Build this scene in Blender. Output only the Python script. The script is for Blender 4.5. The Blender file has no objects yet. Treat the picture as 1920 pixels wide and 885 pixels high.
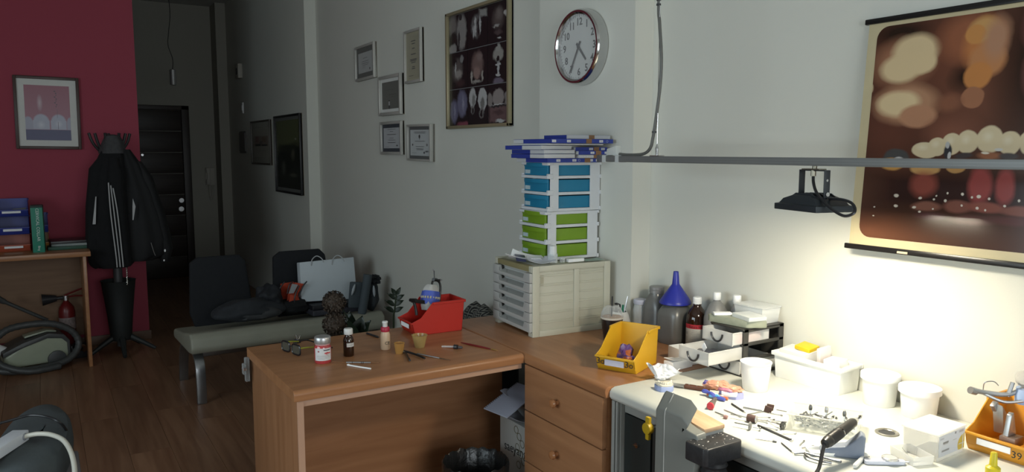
import bpy, bmesh, math, random
from mathutils import Vector, Matrix, noise
PI=math.pi; R=math.radians
S=bpy.context.scene; C=S.collection
# ------------------------------------------------------------ camera, world, light, exposure
WIN_P=62; SIDE_P=64; LAMP_E=195
cam=bpy.data.objects.new('camera',bpy.data.cameras.new('camera')); C.objects.link(cam)
cam.data.sensor_width=36; cam.data.lens=36*1430/1920; cam.data.clip_start=.02
cam.location=(0,0,1.55); cam.rotation_euler=(R(90-6.38),0,R(-31.7)); S.camera=cam
W=bpy.data.worlds.new('world'); S.world=W; W.use_nodes=True
W.node_tree.nodes['Background'].inputs[0].default_value=(.62,.78,1,1)
W.node_tree.nodes['Background'].inputs[1].default_value=.6
def area(name,loc,rot,sx,sy,p,col):
    l=bpy.data.lights.new(name,'AREA'); l.shape='RECTANGLE'; l.size=sx; l.size_y=sy; l.energy=p; l.color=col
    o=bpy.data.objects.new(name,l); C.objects.link(o); o.location=loc; o.rotation_euler=rot; return o
area('window_daylight',(.55,-2.25,1.6),(R(90),0,0),2.0,1.4,WIN_P,(.90,.97,1))
area('side_daylight',(-2.80,1.5,1.6),(0,R(-90),0),1.4,2.8,SIDE_P,(.80,.94,1))
S.view_settings.view_transform='Standard'; S.view_settings.look='None'; S.view_settings.gamma=1; S.view_settings.exposure=0
# ------------------------------------------------------------ materials
MATS={}
def mat(name,col,rough=.5,metal=0,var=.06,scale=18,bump=0,bscale=120,spec=.5,rnd=0,trans=0,ior=1.45,alpha=1,emit=0,coat=0):
    if name in MATS: return MATS[name]
    m=bpy.data.materials.new(name); m.use_nodes=True; t=m.node_tree; N=t.nodes; L=t.links; b=N['Principled BSDF']
    b.inputs['Roughness'].default_value=rough; b.inputs['Metallic'].default_value=metal
    b.inputs['Specular IOR Level'].default_value=spec; b.inputs['IOR'].default_value=ior
    b.inputs['Transmission Weight'].default_value=trans; b.inputs['Coat Weight'].default_value=coat
    tc=N.new('ShaderNodeTexCoord'); n=N.new('ShaderNodeTexNoise'); n.inputs['Scale'].default_value=scale; n.inputs['Detail'].default_value=4
    L.new(tc.outputs['Object'],n.inputs['Vector'])
    mx=N.new('ShaderNodeMix'); mx.data_type='RGBA'
    mx.inputs[6].default_value=(*[c*(1-var) for c in col],1); mx.inputs[7].default_value=(*[min(1,c*(1+var)) for c in col],1)
    L.new(n.outputs['Fac'],mx.inputs[0]); out=mx.outputs[2]
    if rnd:
        oi=N.new('ShaderNodeObjectInfo'); hv=N.new('ShaderNodeHueSaturation'); ma=N.new('ShaderNodeMapRange')
        ma.inputs[3].default_value=1-rnd; ma.inputs[4].default_value=1+rnd
        L.new(oi.outputs['Random'],ma.inputs[0]); L.new(ma.outputs[0],hv.inputs['Value']); L.new(out,hv.inputs['Color']); out=hv.outputs[0]
    L.new(out,b.inputs['Base Color'])
    if bump:
        n2=N.new('ShaderNodeTexNoise'); n2.inputs['Scale'].default_value=bscale; n2.inputs['Detail'].default_value=3
        L.new(tc.outputs['Object'],n2.inputs['Vector']); bu=N.new('ShaderNodeBump'); bu.inputs['Strength'].default_value=bump; bu.inputs['Distance'].default_value=.003
        L.new(n2.outputs['Fac'],bu.inputs['Height']); L.new(bu.outputs[0],b.inputs['Normal'])
    if emit: b.inputs['Emission Color'].default_value=(*col,1); b.inputs['Emission Strength'].default_value=emit
    if alpha<1:
        tr=N.new('ShaderNodeBsdfTransparent'); ms=N.new('ShaderNodeMixShader'); ms.inputs[0].default_value=alpha
        L.new(tr.outputs[0],ms.inputs[1]); L.new(b.outputs[0],ms.inputs[2]); L.new(ms.outputs[0],N['Material Output'].inputs[0])
    MATS[name]=m; return m
def wood(name,c1,c2,rough=.35,sc=(3,40,40),rnd=0,bump=0,coat=0):
    if name in MATS: return MATS[name]
    m=bpy.data.materials.new(name); m.use_nodes=True; t=m.node_tree; N=t.nodes; L=t.links; b=N['Principled BSDF']; b.inputs['Roughness'].default_value=rough; b.inputs['Coat Weight'].default_value=coat; b.inputs['Specular IOR Level'].default_value=.32
    tc=N.new('ShaderNodeTexCoord'); mp=N.new('ShaderNodeMapping'); mp.inputs['Scale'].default_value=sc; L.new(tc.outputs['Object'],mp.inputs[0])
    oi=N.new('ShaderNodeObjectInfo'); L.new(oi.outputs['Random'],mp.inputs['Location'])
    n=N.new('ShaderNodeTexNoise'); n.inputs['Scale'].default_value=1; n.inputs['Detail'].default_value=8; n.inputs['Distortion'].default_value=.6; L.new(mp.outputs[0],n.inputs[0])
    rp=N.new('ShaderNodeValToRGB'); rp.color_ramp.elements[0].position=.3; rp.color_ramp.elements[1].position=.7
    rp.color_ramp.elements[0].color=(*c1,1); rp.color_ramp.elements[1].color=(*c2,1); L.new(n.outputs['Fac'],rp.inputs[0]); out=rp.outputs[0]
    if rnd:
        hv=N.new('ShaderNodeHueSaturation'); ma=N.new('ShaderNodeMapRange'); ma.inputs[3].default_value=1-rnd; ma.inputs[4].default_value=1+rnd
        L.new(oi.outputs['Random'],ma.inputs[0]); L.new(ma.outputs[0],hv.inputs['Value']); L.new(out,hv.inputs['Color']); out=hv.outputs[0]
    L.new(out,b.inputs['Base Color'])
    MATS[name]=m; return m
def clear(name,col=(.9,.93,.93),fac=.22,rough=.12):
    """thin clear plastic or glass: see-through, with a glossy skin"""
    if name in MATS: return MATS[name]
    m=bpy.data.materials.new(name); m.use_nodes=True; t=m.node_tree; N=t.nodes; L=t.links; b=N['Principled BSDF']
    b.inputs['Base Color'].default_value=(*col,1); b.inputs['Roughness'].default_value=rough
    fr=N.new('ShaderNodeLayerWeight'); fr.inputs[0].default_value=.35; mr=N.new('ShaderNodeMapRange'); mr.inputs[3].default_value=fac; mr.inputs[4].default_value=min(1,fac+.45); L.new(fr.outputs['Facing'],mr.inputs[0])
    tr=N.new('ShaderNodeBsdfTransparent'); tr.inputs[0].default_value=(*[.5+.5*c for c in col],1); ms=N.new('ShaderNodeMixShader'); L.new(mr.outputs[0],ms.inputs[0])
    L.new(tr.outputs[0],ms.inputs[1]); L.new(b.outputs[0],ms.inputs[2]); L.new(ms.outputs[0],N['Material Output'].inputs[0]); MATS[name]=m; return m
def printed(name,base,blobs,rough=.5,nz=0,grad=None):
    """flat print: soft ellipses ('o') and rectangles ('r') in uv: (kind,u,v,ru,rv,soft,colour)"""
    if name in MATS: return MATS[name]
    m=bpy.data.materials.new(name); m.use_nodes=True; t=m.node_tree; N=t.nodes; L=t.links; b=N['Principled BSDF']; b.inputs['Roughness'].default_value=rough
    uv=N.new('ShaderNodeUVMap'); vec=uv.outputs[0]
    if nz:
        n=N.new('ShaderNodeTexNoise'); n.inputs['Scale'].default_value=9; n.inputs['Detail'].default_value=5; L.new(vec,n.inputs[0])
        a=N.new('ShaderNodeVectorMath'); a.operation='MULTIPLY_ADD'; L.new(n.outputs['Color'],a.inputs[0]); a.inputs[1].default_value=(nz,nz,0)
        s=N.new('ShaderNodeVectorMath'); s.operation='SUBTRACT'; L.new(vec,s.inputs[0]); s.inputs[1].default_value=(nz/2,nz/2,0); L.new(s.outputs[0],a.inputs[2]); vec=a.outputs[0]
    rgb=N.new('ShaderNodeRGB'); rgb.outputs[0].default_value=(*base,1); cur=rgb.outputs[0]
    if grad:
        sp=N.new('ShaderNodeSeparateXYZ'); L.new(vec,sp.inputs[0]); mx=N.new('ShaderNodeMix'); mx.data_type='RGBA'; L.new(sp.outputs[1],mx.inputs[0]); L.new(cur,mx.inputs[6]); mx.inputs[7].default_value=(*grad,1); cur=mx.outputs[2]
    for k,u,v,ru,rv,so,col in blobs:
        a=N.new('ShaderNodeVectorMath'); a.operation='MULTIPLY_ADD'; L.new(vec,a.inputs[0]); a.inputs[1].default_value=(1/ru,1/rv,0); a.inputs[2].default_value=(-u/ru,-v/rv,0)
        if k=='o':
            d=N.new('ShaderNodeVectorMath'); d.operation='LENGTH'; L.new(a.outputs[0],d.inputs[0]); dist=d.outputs['Value']
        else:
            d=N.new('ShaderNodeVectorMath'); d.operation='ABSOLUTE'; L.new(a.outputs[0],d.inputs[0]); sp=N.new('ShaderNodeSeparateXYZ'); L.new(d.outputs[0],sp.inputs[0])
            q=N.new('ShaderNodeMath'); q.operation='MAXIMUM'; L.new(sp.outputs[0],q.inputs[0]); L.new(sp.outputs[1],q.inputs[1]); dist=q.outputs[0]
        mr=N.new('ShaderNodeMapRange'); mr.inputs[1].default_value=1-so; mr.inputs[2].default_value=1; mr.inputs[3].default_value=1; mr.inputs[4].default_value=0; L.new(dist,mr.inputs[0])
        mx=N.new('ShaderNodeMix'); mx.data_type='RGBA'; L.new(mr.outputs[0],mx.inputs[0]); L.new(cur,mx.inputs[6]); mx.inputs[7].default_value=(*col,1); cur=mx.outputs[2]
    L.new(cur,b.inputs['Base Color']); MATS[name]=m; return m
# ------------------------------------------------------------ mesh helpers
def BM(): return bmesh.new()
def box(bm,x0,x1,y0,y1,z0,z1,M=None):
    v=[Vector((x,y,z)) for z in (z0,z1) for y in (y0,y1) for x in (x0,x1)]
    if M is not None: v=[M@p for p in v]
    v=[bm.verts.new(p) for p in v]
    for f in ((0,2,3,1),(4,5,7,6),(0,1,5,4),(2,6,7,3),(0,4,6,2),(1,3,7,5)): bm.faces.new([v[i] for i in f])
def loop_faces(bm,rings,close=True,cap0=True,cap1=True):
    n=len(rings[0])
    for a,b in zip(rings[:-1],rings[1:]):
        for i in range(n if close else n-1): bm.faces.new((a[i],a[(i+1)%n],b[(i+1)%n],b[i]))
    if cap0: bm.faces.new(rings[0][::-1])
    if cap1: bm.faces.new(rings[-1])
def lathe(bm,prof,n=24,c=(0,0,0),M=None,caps=True):
    rs=[]
    for r,z in prof:
        r=max(r,.0004); rs.append([bm.verts.new((M or Matrix())@Vector((c[0]+r*math.cos(2*PI*i/n),c[1]+r*math.sin(2*PI*i/n),c[2]+z))) for i in range(n)])
    loop_faces(bm,rs,True,caps,caps)
def frame_of(d):
    d=d.normalized(); a=Vector((0,0,1)) if abs(d.z)<.9 else Vector((1,0,0)); u=d.cross(a).normalized(); return u,d.cross(u)
def cyl(bm,p0,p1,r0,r1=None,n=12):
    p0=Vector(p0);p1=Vector(p1);r1=r0 if r1 is None else r1; u,w=frame_of(p1-p0)
    rs=[[bm.verts.new(p+(u*math.cos(2*PI*i/n)+w*math.sin(2*PI*i/n))*r) for i in range(n)] for p,r in ((p0,r0),(p1,r1))]
    loop_faces(bm,rs)
def smoothpts(P,k=6):
    P=[Vector(p) for p in P]; out=[]
    for i in range(len(P)-1):
        a=P[max(i-1,0)];b=P[i];c=P[i+1];d=P[min(i+2,len(P)-1)]
        for j in range(k):
            t=j/k; out.append(.5*((2*b)+(c-a)*t+(2*a-5*b+4*c-d)*t*t+(3*b-a-3*c+d)*t**3))
    return out+[P[-1]]
def tube(bm,pts,r,n=8,k=6,rad=None):
    P=smoothpts(pts,k) if k else [Vector(p) for p in pts]; rs=[]; u=None
    for i,p in enumerate(P):
        d=(P[min(i+1,len(P)-1)]-P[max(i-1,0)]).normalized()
        if u is None: u,_=frame_of(d)
        u=(u-d*u.dot(d)).normalized(); w=d.cross(u); rr=rad(i/(len(P)-1)) if rad else r
        rs.append([bm.verts.new(p+(u*math.cos(2*PI*j/n)+w*math.sin(2*PI*j/n))*rr) for j in range(n)])
    loop_faces(bm,rs)
def prism(bm,poly,axis,a,b,M=None):
    def P(p,t): 
        q=Vector({'x':(t,p[0],p[1]),'y':(p[0],t,p[1]),'z':(p[0],p[1],t)}[axis]); return M@q if M is not None else q
    loop_faces(bm,[[bm.verts.new(P(p,t)) for p in poly] for t in (a,b)])
def loft(bm,rings,n=28,amp=0,k=7,ph=0,caps=True):
    rs=[]
    for j,(cx,cy,z,rx,ry) in enumerate(rings):
        row=[]
        for i in range(n):
            a=2*PI*i/n; f=1+amp*math.sin(k*a+ph+j*.35)+amp*.6*math.sin(3*a+j*.8)
            row.append(bm.verts.new((cx+rx*f*math.cos(a),cy+ry*f*math.sin(a),z)))
        rs.append(row)
    loop_faces(bm,rs,True,caps,caps)
def lump(bm,c,r,amp=.15,fs=3,seed=0,sub=3,flat=None,M=None):
    d=bmesh.ops.create_icosphere(bm,subdivisions=sub,radius=1)
    for v in d['verts']:
        q=v.co.copy(); f=1+amp*noise.noise(q*fs+Vector((seed*7.1,seed*3.3,seed)))*2
        q=Vector((q.x*r[0]*f,q.y*r[1]*f,q.z*r[2]*f))
        if flat is not None and q.z<flat: q.z=flat
        if M is not None: q=M@q
        v.co=q+Vector(c)
def ob(name,bm,m,parent=None,bev=0,seg=2,ang=38,loc=(0,0,0),rot=(0,0,0),uvwh=None):
    bmesh.ops.recalc_face_normals(bm,faces=bm.faces)
    if bev:
        es=[e for e in bm.edges if len(e.link_faces)==2 and e.calc_face_angle(0)>R(35)]
        bmesh.ops.bevel(bm,geom=es,offset=bev,segments=seg,profile=.6,affect='EDGES',clamp_overlap=True)
    if uvwh:
        l=bm.loops.layers.uv.new('UVMap'); x0,z0,w,h=uvwh
        for f in bm.faces:
            for lp in f.loops: lp[l].uv=((lp.vert.co.x-x0)/w,(lp.vert.co.z-z0)/h)
    me=bpy.data.meshes.new(name); bm.to_mesh(me); bm.free(); me.materials.append(m)
    me.polygons.foreach_set('use_smooth',[True]*len(me.polygons)); me.set_sharp_from_angle(angle=R(ang))
    o=bpy.data.objects.new(name,me); C.objects.link(o); o.location=loc; o.rotation_euler=rot
    if parent: o.parent=parent
    return o
def tag(o,label,cat,group=None,kind=None):
    if label: o['label']=label
    if cat: o['category']=cat
    if group: o['group']=group
    if kind: o['kind']=kind
    return o
def thing(name,label,cat,loc=(0,0,0),rz=0,group=None,rot=None):
    o=bpy.data.objects.new(name,None); C.objects.link(o); o.location=loc; o.rotation_euler=rot or (0,0,R(rz)); o.empty_display_size=.05
    return tag(o,label,cat,group)
def struct(name,bm,m,parent=None,bev=0):
    o=ob(name,bm,m,parent,bev)
    if not parent: o['kind']='structure'
    return o
def dup(root,loc,rz=None,label=None,group=None,rot=None):
    r=root.copy(); C.objects.link(r); r.location=loc
    if rz is not None: r.rotation_euler=(0,0,R(rz))
    if rot: r.rotation_euler=rot
    if label: r['label']=label
    if group: r['group']=group
    for ch in list(root.children):
        c=ch.copy(); C.objects.link(c); c.parent=r
        for g in list(ch.children):
            d=g.copy(); C.objects.link(d); d.parent=c
    return r
def text(name,s,size,m,parent,loc,rot=(PI/2,0,0),depth=.0004,sx=1,al='CENTER',bold=0):
    cu=bpy.data.curves.new(name,'FONT'); cu.body=s; cu.size=size; cu.align_x=al; cu.align_y='CENTER'; cu.extrude=depth; cu.offset=bold; cu.resolution_u=2
    t=bpy.data.objects.new(name,cu); C.objects.link(t); bpy.context.view_layer.update()
    me=bpy.data.meshes.new_from_object(t.evaluated_get(bpy.context.evaluated_depsgraph_get())); bpy.data.objects.remove(t); bpy.data.curves.remove(cu)
    me.materials.clear(); me.materials.append(m); me.name=name
    o=bpy.data.objects.new(name,me); C.objects.link(o); o.location=loc; o.rotation_euler=rot; o.scale=(sx,1,1)
    if parent: o.parent=parent
    return o
def T(name,label,cat,bm,m,loc=(0,0,0),rz=0,bev=0,seg=2,group=None,rot=None,ang=38):
    o=ob(name,bm,m,None,bev,seg,ang,loc,rot or (0,0,R(rz))); return tag(o,label,cat,group)
# shared materials
white=mat('white_plastic',(.82,.83,.82),.35); black=mat('black_plastic',(.022,.022,.024),.35); paper=mat('white_paper',(.78,.79,.8),.7)
steel=mat('steel',(.55,.55,.56),.28,1); chrome=mat('chrome',(.62,.62,.62),.12,1); dsteel=mat('dark_steel',(.2,.2,.2),.35,1)
ink=mat('black_ink',(.02,.02,.02),.6); wallm=mat('wall_paint',(.62,.62,.56),.85,0,.02,3,.05,300); clr=clear('clear_plastic'); frost=clear('frosted_plastic',(.85,.87,.87),.62,.35)
beech=wood('beech_veneer',(.29,.128,.056),(.37,.178,.082),.3,(2.2,30,30)); beechY=wood('beech_veneer_along',(.29,.128,.056),(.37,.178,.082),.3,(30,2.2,30)); edge=mat('beech_edge',(.46,.28,.19),.4)
# ------------------------------------------------------------ room shell
XW,XP,YD,YK,HC=2.10,2.004,10.1,6.85,3.3; XL,YB=-2.6,-2.0
floorm=mat('screed',(.05,.03,.02),.8)
bm=BM(); box(bm,XL-.1,XW+.15,YB-.1,YD+.1,-.15,-.012); fl=struct('floor',bm,floorm)
lam=wood('laminate_plank',(.17,.082,.045),(.26,.14,.08),.32,(26,1.6,10),.16)
random.seed(3); pm=None; PW,PL=.194,1.285; i=0; x=XL
while x<XW-.01:
    y=YB-random.random()*PL
    while y<YD:
        y0=max(y,YB); y1=min(y+PL,YD)
        if y1-y0>.02:
            w=min(PW,XW-x)
            full=abs(y1-y0-PL)<.001 and abs(w-PW)<.001
            if full and pm: o=bpy.data.objects.new('plank',pm); C.objects.link(o); o.parent=fl
            else:
                bm=BM(); box(bm,-w/2+.0007,w/2-.0007,-(y1-y0)/2+.0007,(y1-y0)/2-.0007,-.012,0); o=ob('plank',bm,lam,fl)
                if full: pm=o.data
            o.location=(x+w/2,(y0+y1)/2,0)
        y+=PL
    x+=PW
ceilm=mat('ceiling_paint',(.55,.55,.53),.9)
bm=BM(); box(bm,XL-.1,XW+.15,YB-.1,YD+.1,HC,HC+.1); struct('ceiling',bm,ceilm)
bm=BM(); box(bm,XW,XW+.12,YB,YD,0,HC); box(bm,XP,XW,2.333,3.0,0,HC); box(bm,2.0,XW,6.62,9.78,0,HC); struct('wall_right',bm,wallm)
bm=BM(); x0,x1,z0,z1=0,3.0,.85,2.35
box(bm,XL-.2,XL,YB-.1,x0,0,HC); box(bm,XL-.2,XL,x1,YD+.1,0,HC); box(bm,XL-.2,XL,x0,x1,0,z0); box(bm,XL-.2,XL,x0,x1,z1,HC); struct('wall_left',bm,wallm)
bm=BM()
for a,b,c,d in ((x0,x0+.05,z0,z1),(x1-.05,x1,z0,z1),(x0,x1,z0,z0+.05),(x0,x1,z1-.05,z1),(1.47,1.53,z0,z1)): box(bm,XL-.13,XL-.07,a,b,c,d)
struct('window_2',bm,white)
# back wall with the daylight window (behind the camera)
bm=BM(); x0,x1,z0,z1=-.5,1.6,.85,2.35
box(bm,XL,x0,YB-.2,YB,0,HC); box(bm,x1,XW,YB-.2,YB,0,HC); box(bm,x0,x1,YB-.2,YB,0,z0); box(bm,x0,x1,YB-.2,YB,z1,HC); struct('wall_back',bm,wallm)
bm=BM()
for a,b,c,d in ((x0,x0+.05,z0,z1),(x1-.05,x1,z0,z1),(x0,x1,z0,z0+.05),(x0,x1,z1-.05,z1),(.52,.58,z0,z1)): box(bm,a,b,YB-.13,YB-.07,c,d)
struct('window_1',bm,white)
pink=mat('pink_paint',(.33,.052,.082),.8,0,.03,3,.05,300)
bm=BM(); box(bm,XL,.70,YK,YK+.15,0,HC); struct('wall_pink',bm,pink)
base=mat('baseboard_paint',(.16,.10,.07),.5)
bm=BM(); box(bm,XL,.705,YK-.012,YK,0,.075); box(bm,.70,.712,YK-.012,YK+.15,0,.075); struct('baseboard_pink',bm,base,bev=.003)
bm=BM(); box(bm,XL,XW,YD,YD+.12,0,HC); box(bm,1.885,2.0,9.78,YD,0,HC); struct('wall_far',bm,mat('far_wall_dimmed',(.34,.33,.285),.85,0,.02,3,.05,300))  # corridor dimness put into the colour: wall darkened against the window light
# front door
dw=wood('walnut_door',(.014,.009,.007),(.028,.018,.013),.4,(3,40,40))
d=bpy.data.objects.new('door_1',None); C.objects.link(d); d.location=(.55,YD,0); d['kind']='structure'
bm=BM(); box(bm,-.07,0,-.07,0,0,2.09); box(bm,.95,1.035,-.07,0,0,2.09); box(bm,-.07,1.035,-.07,0,2.04,2.09); ob('door_frame',bm,mat('door_frame_wood',(.022,.014,.01),.45),d,.004)
nb=8; ph=2.04/nb
for i in range(nb):
    bm=BM(); box(bm,.004,.946,-.05,-.004,i*ph+.004,(i+1)*ph-.004); ob('door_panel',bm,dw,d,.004)
bm=BM(); cyl(bm,(.90,-.05,.95),(.90,-.075,.95),.022,n=16); cyl(bm,(.90,-.075,.95),(.90,-.11,.95),.012,.028,n=16); ob('door_knob',bm,steel,d)
bm=BM(); cyl(bm,(.90,-.05,.843),(.90,-.068,.843),.03,n=16); cyl(bm,(.90,-.068,.843),(.90,-.085,.843),.012,n=12); ob('door_lock',bm,steel,d)
bm=BM(); cyl(bm,(.5,-.05,1.5),(.5,-.06,1.5),.014,n=12); ob('peephole',bm,steel,d)
# intercom, wall units
t=thing('intercom','pale wall intercom handset on the far wall right of the dark door','intercom',(1.80,YD,1.0))
m=mat('beige_plastic',(.40,.38,.33),.5)
bm=BM(); box(bm,-.05,.06,-.03,0,.12,.34); ob('base_unit',bm,m,t,.008)
bm=BM(); box(bm,-.045,.005,-.075,-.03,.13,.20); box(bm,-.045,.005,-.075,-.03,.27,.34); box(bm,-.04,0,-.08,-.055,.14,.33); ob('handset',bm,m,t,.01)
bm=BM(); tube(bm,[(-.02,-.05,.13),(-.01,-.03,.05),(.0,-.03,-.05),(.02,-.03,-.02),(.03,-.02,.12)],.008); ob('coiled_cord',bm,m,t)
t=thing('alarm_sensor','small white alarm box high on the far right wall','alarm',(2.0,9.05,2.44),-90)
bm=BM(); box(bm,-.07,.07,-.05,0,-.08,.08); ob('housing',bm,m,t,.008); bm=BM(); box(bm,-.01,.035,-.055,-.05,-.04,.03); ob('sensor_window',bm,ink,t)
t=thing('fuse_box','grey fuse box cover on the wall left of the framed pictures','fuse box',(2.0,9.05,1.65),-90)
gm=mat('grey_metal_cover',(.13,.125,.115),.5); bm=BM(); box(bm,-.16,.16,-.012,0,-.125,.12); ob('cover_frame',bm,gm,t,.003); bm=BM(); box(bm,-.14,.14,-.02,-.012,-.105,.10); ob('cover_door',bm,gm,t,.003)
t=thing('light_switch','narrow white switch on the wall above the fuse box','switch',(2.0,9.02,2.05),-90)
bm=BM(); box(bm,-.03,.03,-.012,0,-.08,.04); ob('switch_plate',bm,white,t,.003); bm=BM(); box(bm,-.018,.018,-.017,-.012,-.05,.01); ob('rocker',bm,white,t,.002)
t=thing('pendant_lamp','slim metal cylinder pendant lamp hanging on a kinked wire','pendant lamp',(1.165,8.2,2.19))
bm=BM(); lathe(bm,[(.027,0),(.029,.005),(.029,.145),(.02,.15),(.006,.152)],20); ob('lamp_shade',bm,mat('brushed_pendant',(.36,.36,.36),.5,.7),t)
bm=BM(); tube(bm,[(0,0,.15),(.005,0,.25),(-.03,0,.38),(-.02,0,.5),(.0,0,.66),(-.005,0,.82),(-.03,0,.95),(.0,0,1.05),(0,0,HC-2.19)],.0035,6); ob('wire',bm,black,t)
bm=BM(); lathe(bm,[(.04,HC-2.19-.03),(.045,HC-2.19-.02),(.045,HC-2.19)],20); ob('ceiling_rose',bm,mat('brushed_pendant',(0,0,0)),t)
# ------------------------------------------------------------ framed pictures
def framed(name,label,cat,loc,rz,w,h,fw,fm,pm,mat_in=None,dep=.025,tilt=0,group=None,glass=True):
    t=thing(name,label,cat,loc,rz,group); t.rotation_euler=(0,R(tilt),R(rz))
    bm=BM()
    prism(bm,[(-w/2,0),(w/2,0),(w/2,h),(-w/2,h)],'y',-dep*.4,0)
    ob('backing',bm,mat('frame_backing',(.2,.17,.13),.8),t)
    bm=BM()
    for x0,x1,z0,z1 in ((-w/2,-w/2+fw,0,h),(w/2-fw,w/2,0,h),(-w/2+fw,w/2-fw,0,fw),(-w/2+fw,w/2-fw,h-fw,h)): box(bm,x0,x1,-dep,0,z0,z1)
    ob('frame',bm,fm,t,min(.004,fw*.2))
    mi=fw
    if mat_in:
        mm,mw=mat_in; bm=BM(); box(bm,-w/2+fw,w/2-fw,-dep*.5,-dep*.4,fw,h-fw); ob('mount',bm,mm,t); mi=fw+mw
    if pm:
        bm=BM(); box(bm,-w/2+mi,w/2-mi,-dep*.56,-dep*.5,mi,h-mi); ob('print',bm,pm,t,uvwh=(-w/2+mi,mi,w-2*mi,h-2*mi))
    return t
dkw=mat('dark_walnut_frame',(.05,.022,.016),.4); card=mat('mount_card',(.66,.66,.63),.8); silver=mat('silver_frame',(.50,.49,.45),.35,.3)
g=(.42,.40,.45)
tooth=[('r',.5,.08,.6,.115,.05,(.05,.05,.13)),('r',.345,.28,.192,.085,.08,(.40,.41,.50)),('o',.345,.34,.192,.15,.2,(.40,.41,.50)),('r',.73,.28,.182,.085,.08,(.40,.41,.50)),('o',.73,.34,.182,.15,.2,(.40,.41,.50)),('r',.06,.27,.11,.08,.15,(.34,.34,.43)),('o',.06,.33,.11,.11,.25,(.34,.34,.43)),('r',.99,.27,.08,.08,.15,(.34,.34,.43)),('o',.99,.33,.08,.11,.25,(.34,.34,.43)),
 ('o',.33,.68,.07,.17,.9,(.5,.38,.42)),('o',.34,.28,.1,.08,.9,(.55,.56,.62)),('o',.73,.30,.1,.08,.9,(.55,.56,.62)),('r',.5,.075,.6,.108,.02,(.055,.055,.14))]
for k in range(9): tooth.append(('o',.69+.02*math.sin(k*2.2),.62+.035*k,.014+.006*(k%3),.012,.4,(.06,.05,.07)))
tooth+=[('r',.72,.27,.006,.08,.3,(.12,.1,.14)),('r',.71,.5,.004,.1,.3,(.12,.1,.14))]
framed('framed_picture','pink and blue dental picture in a dark frame on the pink wall','picture',(.077,YK,1.562),0,.428,.545,.022,dkw,printed('tooth_print',(.36,.17,.22),tooth,.4,0,(.30,.10,.14)),(card,.045),.03,.6)
mt=[('r',.5,.72,.5,.3,.05,(.10,.11,.05)),('o',.3,.42,.5,.25,.5,(.012,.016,.012)),('o',.8,.5,.5,.2,.5,(.015,.018,.012)),('o',.3,.3,.12,.14,.8,(.08,.09,.07)),('o',.72,.5,.1,.12,.8,(.09,.085,.06)),('o',.7,.2,.2,.04,.6,(.07,.07,.05)),('o',.85,.72,.05,.02,.4,(.2,.2,.15)),('o',.45,.6,.5,.06,.6,(.02,.025,.015))]
framed('framed_picture','tall dark landscape picture in a black frame left of the column','picture',(2.0,7.195,1.15),-90,.87,.732,.02,mat('black_frame',(.012,.012,.012),.35),printed('landscape_print',(.02,.024,.018),mt,.25,.03),(mat('grey_mount',(.12,.12,.11),.7),.03),.03)
sk=[('r',.5,.55,.5,.18,.1,(.20,.16,.13)),('r',.25,.62,.12,.12,.3,(.16,.09,.08)),('r',.7,.6,.15,.1,.3,(.17,.12,.09)),('r',.3,.42,.2,.04,.2,(.03,.03,.03)),('r',.72,.41,.2,.03,.2,(.04,.04,.04)),('o',.5,.5,.12,.06,.4,(.12,.1,.1)),('r',.5,.22,.35,.01,.3,(.18,.17,.15))]
framed('framed_picture','pale sketch in a thin frame beside the fuse box','picture',(2.0,8.21,1.405),-90,.80,.458,.018,mat('bronze_frame',(.06,.05,.04),.4),printed('sketch_print',(.27,.25,.21),sk,.5,.02),(mat('ivory_mount',(.26,.25,.21),.8),.06),.025)
def cert(n,base,ln,extra=()):
    b=[]
    for v,hw in ln: b.append(('r',.5,v,hw,.012,.3,(.10,.10,.10)))
    return printed(n,base,b+list(extra),.5)
cm=mat('certificate_mount_grey',(.13,.13,.12),.8)
Wc=(.42,.43,.42); dk=(.06,.06,.06)
framed('framed_certificate','small certificate in a pale frame, leftmost and high on the grey wall','certificate',(XW,5.425,2.07),-90,.385,.252,.018,silver,cert('certificate_a',Wc,[(.72,.18),(.56,.28),(.46,.3),(.38,.25)],[('o',.82,.15,.035,.07,.3,dk),('o',.4,.3,.18,.14,.8,(.36,.36,.36))]),(cm,.035),.03,-.8)
framed('framed_certificate','tall cream certificate in a pale frame, topmost of the wall group','certificate',(XW,4.577,1.985),-90,.255,.335,.016,silver,cert('certificate_b',(.33,.31,.23),[(.85,.2),(.79,.15),(.68,.12),(.55,.22),(.43,.3),(.4,.28),(.36,.2),(.26,.12),(.22,.15)],[('r',.3,.06,.2,.006,.3,dk)]),(mat('cream_mount',(.36,.33,.24),.8),.014),.03)
framed('framed_certificate','grey certificate with a small standing figure print, middle of the wall group','certificate',(XW,4.957,1.793),-90,.385,.272,.022,silver,printed('certificate_c',(.15,.15,.135),[('r',.6,.52,.26,.012,.3,(.09,.09,.08)),('r',.5,.7,.3,.008,.3,(.11,.11,.1)),('r',.62,.44,.2,.008,.3,(.1,.1,.09)),('o',.42,.30,.04,.03,.2,(.03,.03,.03)),('r',.42,.2,.045,.085,.2,(.4,.4,.4)),('r',.40,.06,.016,.08,.2,(.03,.03,.03)),('r',.45,.06,.016,.08,.2,(.03,.03,.03))],.5),(card,.022),.035)
framed('framed_certificate','certificate with a dark patterned border, lower left of the wall group','certificate',(XW,4.957,1.523),-90,.37,.228,.02,silver,cert('certificate_d',(.43,.44,.45),[(.93,.3),(.82,.12),(.68,.32),(.67,.3),(.5,.15),(.4,.25),(.28,.3),(.27,.25)],[('o',.83,.13,.06,.05,.5,dk),('r',.2,.06,.15,.006,.3,dk)]),(mat('ornate_border',(.05,.055,.065),.7,0,.9,160),.024),.03)
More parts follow.
